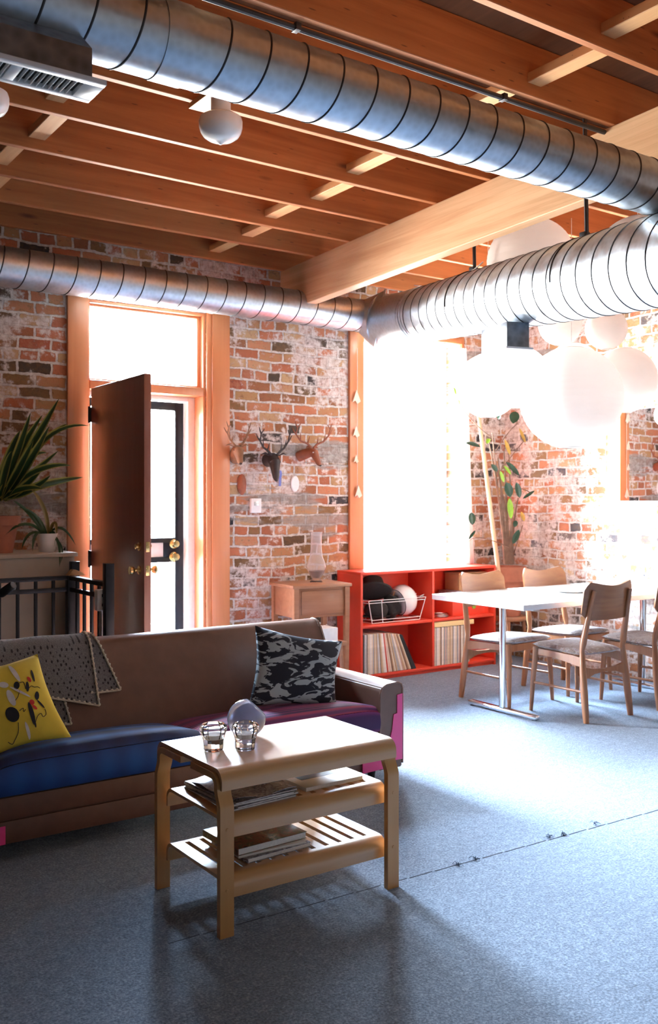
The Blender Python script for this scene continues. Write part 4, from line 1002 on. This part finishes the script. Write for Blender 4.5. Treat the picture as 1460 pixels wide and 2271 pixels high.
# ------------------------------------------------------------------ sofa
FX0, FX1, FY, FB = .90, 3.04, 3.72, 4.47
so = thing('sofa', 'long low brown vinyl sofa with pink tape on its corners', 'sofa', (0, 0, 0))
b = new(); box(b, FX0 + .02, FX1 - .02, FY + .012, FB - .02, .07, .255, .012); obj('base', b, M['leather'], so)
b = new(); box(b, FX0 + .145, FX1 - .145, FY + .002, FY + .0125, .072, .16, .006); box(b, FX0 + .145, FX1 - .145, FY + .002, FY + .0125, .164, .252, .006); obj('front_panel', b, M['leather'], so)
def arm(x0, x1):
    w = new(); prf = [(x0, .06)] + [(x0, .44)] + [(x0 + .012, .468), (x0 + .04, .482)] + [(x1 - .03, .488), (x1 - .008, .478), (x1, .455)] + [(x1, .06)]
    prism(w, prf, 'y', FY, FB - .05); bmesh.ops.bevel(w, geom=[e for e in w.edges], offset=.006, segments=2, affect='EDGES', clamp_overlap=True)
    return w
obj('arm', arm(FX0, FX0 + .14), M['leather'], so); ra = obj('arm', arm(FX1 - .142, FX1), M['leather'], so)
b = new(); tube(b, [V(FX1 - .142, FY - .001, .08), V(FX1 - .142, FY - .001, .44), V(FX1 - .130, FY - .001, .468), V(FX1 - .10, FY - .001, .482), V(FX1 - .03, FY - .001, .488), V(FX1 - .008, FY - .001, .478), V(FX1, FY - .001, .455), V(FX1, FY - .001, .08)], .0045, 8); obj('piping', b, M['piping'], ra)
# backrest, leaning, with a rolled top
b = new(); prf = [(4.09, .25), (4.12, .40), (4.21, .60), (4.272, .715), (4.29, .738), (4.315, .750), (4.345, .752), (4.375, .742), (4.40, .72), (4.45, .50), (4.47, .25)]
prism(b, prf, 'x', FX0 + .06, 2.925); bmesh.ops.bevel(b, geom=[e for e in b.edges if abs(e.verts[0].co.x - e.verts[1].co.x) < 1e-4 and (e.verts[0].co.x > 2 or e.verts[0].co.x < 1)], offset=.02, segments=3, affect='EDGES', clamp_overlap=True); bk2 = obj('backrest', b, M['leather'], so, ang=.5)
b = new(); tube(b, [V(2.915, y, z) for y, z in prf[1:-1]], .005, 8); obj('piping', b, M['piping'], bk2)
for px, py in ((311, 1475), (318, 1528)):
    q = onY(px, py, 4.19); b = new(); lathe(b, [(0, 0), (.011, 0), (.008, .005), (0, .006)], (q.x, 4.105 + (q.z - .36) * .47, q.z), 16, Matrix.Rotation(math.radians(62), 3, 'X')); obj('tuft_button', b, M['leather'], bk2)
for x in (FX0 + .09, FX1 - .12):
    for y in (FY + .10, FB - .12):
        b = new(); tube(b, [V(x, y, 0), V(x, y, .07)], [.018, .026], 14); obj('leg', b, M['blackplastic'], so)
b = new(); T0, T1 = FY - .0045, FY - .0005
prism(b, [(3.004, .425), (FX1, .43), (FX1, .10), (3.0, .10), (2.955, .105), (2.955, .20), (2.972, .255), (2.982, .33), (3.004, .335)], 'y', T0, T1)
box(b, FX1 + .0005, FX1 + .004, FY - .0045, FY + .14, .09, .43)
obj('pink_tape', b, M['pink'], ra, smooth=False)
b = new(); prism(b, [(2.785, .155), (2.83, .155), (2.832, .172), (2.90, .175), (2.985, .178), (2.985, .072), (2.785, .066)], 'y', T0 - .004, T1 - .002); obj('pink_tape', b, M['pink'], so, smooth=False)
b = new(); box(b, FX0 - .003, FX0 + .170, FY - .004, FY - .0005, .075, .145); obj('pink_tape', b, M['pink'], so, smooth=False)
def seat(x0, x1, zf, zb, sag):
    w = new(); nu, nv = 30, 16
    def top(u, v):
        e = (1 - abs(u * 2 - 1) ** 8); return V(x0 + u * (x1 - x0), FY + .004 + v * .40, .262 + (zf - .262) + (zb - zf) * v - .018 * (1 - e) + sag * math.sin(u * 3.1) * v * (1 - v) * .1)
    g = grid(w, nu, nv, lambda u, v: top(u, v) - V(0, 0, .03 * (max(0, 1 - v / .10) ** 2)))
    grid(w, nu, 6, lambda u, v: V(top(u, 0).x, FY - .004 - .010 * math.sin(v * math.pi), (top(u, 0).z - .03) * (1 - v) + .258 * v))
    grid(w, nu, 6, lambda u, v: V(top(u, 1).x, FY + .404, top(u, 1).z * (1 - v) + .258 * v)); grid(w, 1, nv, lambda u, v: V(x0 + u * (x1 - x0), FY + .004 + v * .40, .258))
    for xx, uu in ((x0, 0), (x1, 1)): grid(w, 4, nv, lambda a, v: V(xx, FY + .004 + v * .40, (top(uu, v).z - .03 * (max(0, 1 - v / .10) ** 2)) * (1 - a) + .258 * a))
    bmesh.ops.remove_doubles(w, verts=w.verts[:], dist=.006); return w
tag(obj('seat_cushion', seat(1.043, 1.915, .412, .365, 1), M['plaid'], ang=1.0), 'dark blue plaid seat cushion on the left half of the sofa', 'cushion')
tag(obj('seat_cushion', seat(1.922, 2.893, .398, .360, 1), M['stripe'], ang=1.0), 'purple striped seat cushion on the right half of the sofa', 'cushion')

# throw cushions
def pillow(tl, tr_, br, bl_, th, nrm, puff=1.0, n=26):
    """cushion between four corners; returns mesh and the front surface function"""
    def mid(u, v):
        k = .035
        p = (tl * (1 - u) + tr_ * u) * (1 - v) + (bl_ * (1 - u) + br * u) * v
        c = (tl + tr_ + br + bl_) / 4
        pin = math.sin(math.pi * u) * (abs(v * 2 - 1) ** 3) + math.sin(math.pi * v) * (abs(u * 2 - 1) ** 3)
        return p + (c - p) * (.10 * pin)
    def hgt(u, v):
        a, e = abs(u * 2 - 1), abs(v * 2 - 1); return th * ((1 - a ** 2.4) * (1 - e ** 2.4)) ** .55 * (1 + .04 * math.sin(u * 9 + v * 4) + .03 * math.sin(v * 14 - u * 5))
    fr = lambda u, v: mid(u, v) + nrm * hgt(u, v)
    b = new(); grid(b, n, n, fr); grid(b, n, n, lambda u, v: mid(u, v) - nrm * hgt(u, v) * .8)
    bmesh.ops.remove_doubles(b, verts=b.verts[:], dist=1e-5); return b, fr
TL, TR, BR, BL = onY(566, 1373, 4.13), onY(760, 1408, 4.02), onY(746, 1555, 3.86), onY(551, 1552, 3.93)
cc = (TL + TR + BR + BL) / 4
nb = (TR - TL).cross(BL - TL).normalized(); nb = nb if nb.y < 0 else -nb
b, _ = pillow(TL - cc, TR - cc, BR - cc, BL - cc, .058, nb)
tag(obj('throw_cushion', b, M['camo'], loc=cc, ang=2.0), 'black and white printed cushion leaning in the right corner of the sofa', 'cushion')
TL, TR, BR, BL = onY(-112, 1476, 3.99), onY(83, 1436, 4.045), onY(158, 1620, 3.80), onY(-30, 1668, 3.83)
cc = (TL + TR + BR + BL) / 4
nb = (TR - TL).cross(BL - TL).normalized(); nb = nb if nb.y < 0 else -nb
b, fr = pillow(TL - cc, TR - cc, BR - cc, BL - cc, .055, nb)
def invert(px, py):
    best = None
    for i in range(101):
        for j in range(51):
            u, v = i / 100, j / 50; p = fr(u, v) + cc; d = p.x * S + p.y * C; x = CX + F * (p.x * C - p.y * S) / d; y = HY - F * (p.z - H) / d
            e = (x - px) ** 2 + (y - py) ** 2
            if best is None or e < best[0]: best = (e, u, v)
    return best[1], best[2]
def decal(cx, cy, rx, ry, rot, mi):
    c_ = invert(cx, cy); k = 20; ring = []
    e1 = invert(cx + 14, cy); e2 = invert(cx, cy + 14)
    ju = ((e1[0] - c_[0]) / 14, (e1[1] - c_[1]) / 14); jv = ((e2[0] - c_[0]) / 14, (e2[1] - c_[1]) / 14)
    def at(dx, dy):
        u = c_[0] + ju[0] * dx + jv[0] * dy; v = c_[1] + ju[1] * dx + jv[1] * dy
        return fr(min(max(u, 0), 1), min(max(v, 0), 1)) + nb * .0022
    rings = []
    for rr in (0.0, .5, 1.0):
        if rr == 0: rings.append([b.verts.new(at(0, 0))]); continue
        rings.append([b.verts.new(at(rr * (rx * math.cos(t) * math.cos(rot) - ry * math.sin(t) * math.sin(rot)), rr * (rx * math.cos(t) * math.sin(rot) + ry * math.sin(t) * math.cos(rot)))) for t in [2 * math.pi * q / k for q in range(k)]])
    for q in range(k):
        f = b.faces.new((rings[0][0], rings[1][q], rings[1][(q + 1) % k])); f.material_index = mi
        f = b.faces.new((rings[1][q], rings[2][q], rings[2][(q + 1) % k], rings[1][(q + 1) % k])); f.material_index = mi
def line(pts, r, mi):
    P = []
    for x, y in pts:
        u, v = invert(x, y); P.append(fr(u, v) + nb * .0012)
    Q = []
    for i in range(len(P) - 1):
        a, b1, c1, d1 = P[max(0, i - 1)], P[i], P[i + 1], P[min(len(P) - 1, i + 2)]
        for s in range(4):
            t = s / 4; Q.append(.5 * ((2 * b1) + (c1 - a) * t + (2 * a - 5 * b1 + 4 * c1 - d1) * t * t + (3 * b1 - a - 3 * c1 + d1) * t ** 3))
    Q.append(P[-1]); tube(b, Q, r, 5, mi)
for d_ in ((36, 1506, 7, 10, 0, 1), (28, 1570, 14, 19, -.15, 1), (60, 1508, 3.5, 13, -.1, 1), (72, 1486, 2.5, 13, -.35, 1), (82, 1528, 4.5, 11, -.1, 1), (91, 1549, 2, 10, -.75, 1), (70, 1570, 5, 22, -.3, 1), (78, 1590, 2, 10, -.1, 1),
           (65, 1493, 3.5, 6, -.4, 2), (71, 1543, 5, 7, 0, 2), (77, 1553, 3, 8, -.6, 2), (32, 1478, 5, 22, -.55, 3), (8, 1504, 10, 8, .2, 3), (24, 1532, 7, 24, -.45, 3), (62, 1606, 4, 24, -.18, 3), (45, 1520, 3, 24, -1.05, 3)): decal(*d_)
for pts in ([(40, 1590), (40, 1608), (34, 1628), (26, 1635), (18, 1630)], [(43, 1502), (52, 1500), (56, 1512)], [(64, 1510), (70, 1505), (76, 1510), (82, 1508), (88, 1510)], [(44, 1562), (50, 1555), (52, 1566), (56, 1560)], [(78, 1588), (84, 1572), (90, 1566), (96, 1576), (102, 1568), (100, 1558)], [(44, 1516), (40, 1530), (34, 1538)]): line(pts, .0013, 1)
tag(obj('throw_cushion', b, [M['yellow'], M['ink'], M['redink'], M['whiteink']], loc=cc, ang=2.0), 'yellow cushion with black, red and white drawn marks at the left of the sofa', 'cushion')

# crochet throw over the back of the sofa
def prof_pt(s):
    """distance s down the front from the crest of the backrest (negative = behind); returns (y, z)"""
    pts = [(4.462, .40), (4.425, .62), (4.405, .722), (4.378, .748), (4.345, .759), (4.313, .757), (4.286, .745), (4.265, .718), (4.205, .602), (4.113, .40), (4.095, .37)]
    d = [0]
    for a, c in zip(pts, pts[1:]): d.append(d[-1] + math.hypot(a[0] - c[0], a[1] - c[1]))
    s0 = d[5] + s
    for i in range(len(d) - 1):
        if d[i] <= s0 <= d[i + 1]:
            t = (s0 - d[i]) / (d[i + 1] - d[i]); return (pts[i][0] + t * (pts[i + 1][0] - pts[i][0]), pts[i][1] + t * (pts[i + 1][1] - pts[i][1]))
    return pts[0] if s0 < 0 else pts[-1]
th_ = thing('crochet_throw', 'grey crocheted throw with cream scalloped edge over the sofa back', 'throw', (0, 0, 0))
def flap(xl, xr, s0, edge, off, nm='panel'):
    """strip over the crest; xl,xr(s01) give the side edges, edge(u) the length of the front drop"""
    b = new(); nu, nv = 44, 36
    def fn(u, v):
        s = s0 + v * (edge(u) - s0); y, z = prof_pt(s); x = xl(v) * (1 - u) + xr(v) * u
        o = off + .002 * math.sin(x * 23 + z * 9)
        ny, nz = (-.9, .42) if s > .03 else (0, 1) if s > -.10 else (1, .1)
        return V(x, y + ny * o, z + nz * o)
    g = grid(b, nu, nv, fn); uvl = b.loops.layers.uv.verify()
    for f in b.faces:
        for lp in f.loops:
            co = lp.vert.co; lp[uvl].uv = ((co.x + co.z - (co.y - 4.2) * .6) / .026, (co.x - co.z + (co.y - 4.2) * .6) / .026)
    ob = obj(nm, b, M['crochet'], th_, ang=2.0)
    return fn, ob
def trim_(fn, path, par, r=.006):
    b = new(); P = [fn(u, v) + V(0, -.004, .001) for u, v in path]
    tube(b, P, r * .75, 7)
    L = 0; nxt = 0
    for a, c in zip(P, P[1:]):
        seg = (c - a).length
        while nxt < L + seg:
            q = a + (c - a) * ((nxt - L) / seg); blob(b, q + V(0, -.001, .004), (r * 1.25, r * .7, r * 1.25), 1); nxt += .024
        L += seg
    obj('scalloped_border', b, M['yarncream'], par)
ed = lambda n: [(i / n) for i in range(n + 1)]
fn1, o1 = flap(lambda v: .95, lambda v: 1.615 - .01 * v, -.12, lambda u: .262 + .085 * max(0, (u - .55) / .45), .017)
trim_(fn1, [(1, v) for v in ed(40)] + [(u, 1) for u in reversed(ed(40))], o1)
fn2, o2 = flap(lambda v: 1.575, lambda v: 1.635 + .085 * max(0, (v - .25) / .75), -.12, lambda u: .285 + .0 * u, .009)
trim_(fn2, [(1, v) for v in ed(40)] + [(u, 1) for u in reversed(ed(20))], o2)
fn3, o3 = flap(lambda v: .97, lambda v: 1.44 + .03 * v, .20, lambda u: .355 + .055 * u, .004)
trim_(fn3, [(1, v) for v in ed(30) if v > .3] + [(u, 1) for u in reversed(ed(20))], o3)

# ------------------------------------------------------------------ coffee table and its load
KX0, KX1, KY0, KY1, KZ = 1.447, 2.177, 2.70, 3.165, .535
kt = thing('coffee_table', 'birch bentwood coffee table with two slatted shelves in the foreground', 'table', (0, 0, 0))
def waterfall(z, x0, x1, y0, y1, lip, R, th, slots=False):
    """bent sheet: flat top with rounded drops along both long edges"""
    w = new()
    outer = [(y0, z - lip)] + [(y0 + R - R * math.cos(a), z - R + R * math.sin(a)) for a in [math.pi / 2 * k / 8 for k in range(9)]] + [(y1 - R + R * math.sin(a), z - R + R * math.cos(a)) for a in [math.pi / 2 * k / 8 for k in range(9)]] + [(y1, z - lip)]
    r = R - th
    inner = [(y1 - th, z - lip)] + [(y1 - R + r * math.cos(a), z - R + r * math.sin(a)) for a in [math.pi / 2 * k / 8 for k in range(9)]] + [(y0 + R - r * math.sin(a), z - R + r * math.cos(a)) for a in [math.pi / 2 * k / 8 for k in range(9)]] + [(y0 + th, z - lip)]
    poly = outer + inner; n = len(outer)
    if not slots:
        prism(w, poly, 'x', x0, x1); return w
    # slatted: full-depth ends of the sheet at front and back joined by slats that run front to back
    ya, yb = y0 + R + .012, y1 - R - .012
    prism(w, [p for p in outer[:10]] + [(ya, z), (ya, z - th)] + inner[10:], 'x', x0, x1)
    prism(w, [(yb, z - th), (yb, z)] + outer[10:] + inner[:10], 'x', x0, x1)
    nsl = 12; pitch = (x1 - x0) / nsl; gap = .020
    for k in range(nsl): box(w, x0 + k * pitch + (gap / 2 if k else 0), x0 + (k + 1) * pitch - (gap / 2 if k < nsl - 1 else 0), ya - .0005, yb + .0005, z - th + .0002, z - .0002)
    return w
obj('tabletop', waterfall(KZ, KX0 + .008, KX1 - .008, KY0 - .012, KY1 + .012, .066, .042, .014), M['birch'], kt, ang=.5)
for z, nm in ((.372, 'shelf'), (.176, 'shelf')):
    obj(nm, waterfall(z, KX0 + .028, KX1 - .028, KY0 + .022, KY1 - .022, .070, .040, .012, True), M['birch'], kt, ang=.5)
LW, LT = .050, .022
for x0 in (KX0, KX1 - LW):
    for front in (1, 0):
        w = new(); yf = KY0 - .016 if front else KY1 + .016; sg = 1 if front else -1; zt = KZ - .0145; R = .042
        o1_ = [(yf, 0)] + [(yf, (KZ - .13) + .07 * k / 8) for k in range(9)] + [(yf + sg * (R - R * math.cos(a)), zt - R + R * math.sin(a)) for a in [math.pi / 2 * k / 8 for k in range(9)]] + [(yf + sg * .19, zt)]
        r = R - LT; i1 = [(yf + sg * .19, zt - LT)] + [(yf + sg * (R - r * math.sin(a)), zt - R + r * math.cos(a)) for a in [math.pi / 2 * k / 8 for k in range(9)]] + [(yf + sg * LT, (KZ - .06) - .07 * k / 8) for k in range(9)] + [(yf + sg * LT, 0)]
        o1_ = [(p + sg * .0, q) for p, q in o1_]
        # the leg steps in behind the lip of the top
        def step(p, q): return (p + (sg * .021 * (lambda k: k * k * (3 - 2 * k))(max(0, min(1, (q - (KZ - .125)) / .06)))), q)
        prism(w, [step(*p) for p in o1_ + i1], 'x', x0, x0 + LW); obj('leg', w, M['birchz'], kt, ang=.5)
        for z in (.345, .15):
            w = new(); xx = x0 + LW / 2; lathe(w, [(0, 0), (.006, 0), (.005, .002), (0, .002)], (xx, yf - sg * .0002, z), 12, Matrix.Rotation(math.radians(90 * sg), 3, 'X')); obj('bolt_cap', w, M['birchz'], kt)
def tumbler(loc, label):
    g = thing('glass_votive', label, 'glass', loc, random.uniform(0, 3), 'glass votives on the coffee table')
    w = new(); lathe(w, [(0, 0), (.031, 0), (.034, .004), (.036, .033), (.040, .047), (.047, .066), (.048, .082), (.039, .092), (.033, .092), (.039, .081), (.038, .068), (.032, .050), (.029, .043), (0, .041)], n=12); obj('cup', w, M['glass'], g, ang=.25)
    w = new(); lathe(w, [(0, .0415), (.026, .0415), (.026, .056), (0, .056)], n=24); obj('wax', w, M['whitepaint'], g)
    return g
q = onD(473, 1647, 3.30); tumbler((1.553, 2.930, KZ + .0005), 'thick clear glass votive, the left one on the coffee table')
tumbler((1.650, 2.878, KZ + .0005), 'thick clear glass votive in front of the round glass paperweight')
b = new(); pc = V(1.745, 3.035, KZ)
def facet(c): 
    p = c.copy(); d = p.dot(V(.62, -.25, .74).normalized())
    return 1.0 if d < .76 else .76 / d
blob(b, (0, 0, .066), (.072, .066, .070), 4, fn=facet)
for v in b.verts: v.co.z = max(v.co.z, .0005)
tag(obj('glass_paperweight', b, M['blueglass'], loc=pc, ang=.5), 'rounded bluish glass lump with a slanted flat side on the coffee table', 'paperweight')
def book(nm, label, x0, x1, y0, y1, z, th, rz, cover, cat='book', group=None, pg=True):
    cx, cy = (x0 + x1) / 2, (y0 + y1) / 2; o = thing(nm, label, cat, (cx, cy, z), rz, group); hx, hy = (x1 - x0) / 2, (y1 - y0) / 2
    ct_ = .0018 if pg else .0008
    w = new(); box(w, -hx, hx, -hy, hy, th - ct_, th, .0006); box(w, -hx, hx, -hy, hy, 0, ct_, .0006); box(w, -hx, -hx + ct_, -hy, hy, ct_, th - ct_); obj('cover', w, cover, o)
    w = new(); box(w, -hx + ct_, hx - .003, -hy + .003, hy - .003, ct_, th - ct_); obj('pages', w, M['pages'], o, smooth=False); return o
z = .3722
for i, (dx, rz, th, cv, lb) in enumerate(((.0, .06, .006, 'newsprint', 'grey newspaper at the bottom of the pile on the upper slatted shelf'), (.008, .10, .006, 'mag', 'mottled magazine second from the bottom on the upper slatted shelf'), (-.004, .02, .007, 'newsprint', 'folded newspaper in the middle of the pile on the upper slatted shelf'), (.004, .08, .005, 'mag', 'glossy magazine near the top of the pile on the upper slatted shelf'))):
    o = book('magazine', lb, 1.525 + dx, 1.785 + dx, 2.765, 3.09, z, th, rz, M[cv], 'magazine', 'reading pile on the upper shelf', False); z += th + .0008
b = new()
sheet(b, 22, 22, lambda u, v: V(1.53 + u * .265, 2.775 + v * .30, z + .006 + .004 * math.sin(u * 9 + v * 5) + .004 * math.sin(v * 11 - u * 3) + .010 * max(0, u - .8) / .2 * v), .0018)
tag(obj('crumpled_magazine', b, M['mag']), 'crumpled dark and silver magazine on top of the pile on the upper shelf', 'magazine', 'reading pile on the upper shelf')
al = book('picture_album', 'large pale hardcover album on the upper slatted shelf of the coffee table', 1.845, 2.105, 2.80, 3.07, .3722, .014, .03, M['album'])
w = new(); box(w, -.09, .07, -.05, .09, .0141, .0146); obj('cover_picture', w, M['coverdark'], al, smooth=False)
book('picture_book', 'grey white hardcover book at the bottom of the stack on the lower shelf', 1.60, 1.865, 2.79, 3.03, .1762, .016, .05, M['mag'])
book('picture_book', 'thin white magazine in the middle of the stack on the lower shelf', 1.585, 1.855, 2.80, 3.04, .1926, .008, -.03, M['album'])
book('picture_book', 'thick book with a dark red garden cover on top of the lower shelf stack', 1.575, 1.86, 2.81, 3.05, .2010, .024, .04, M['magb'])
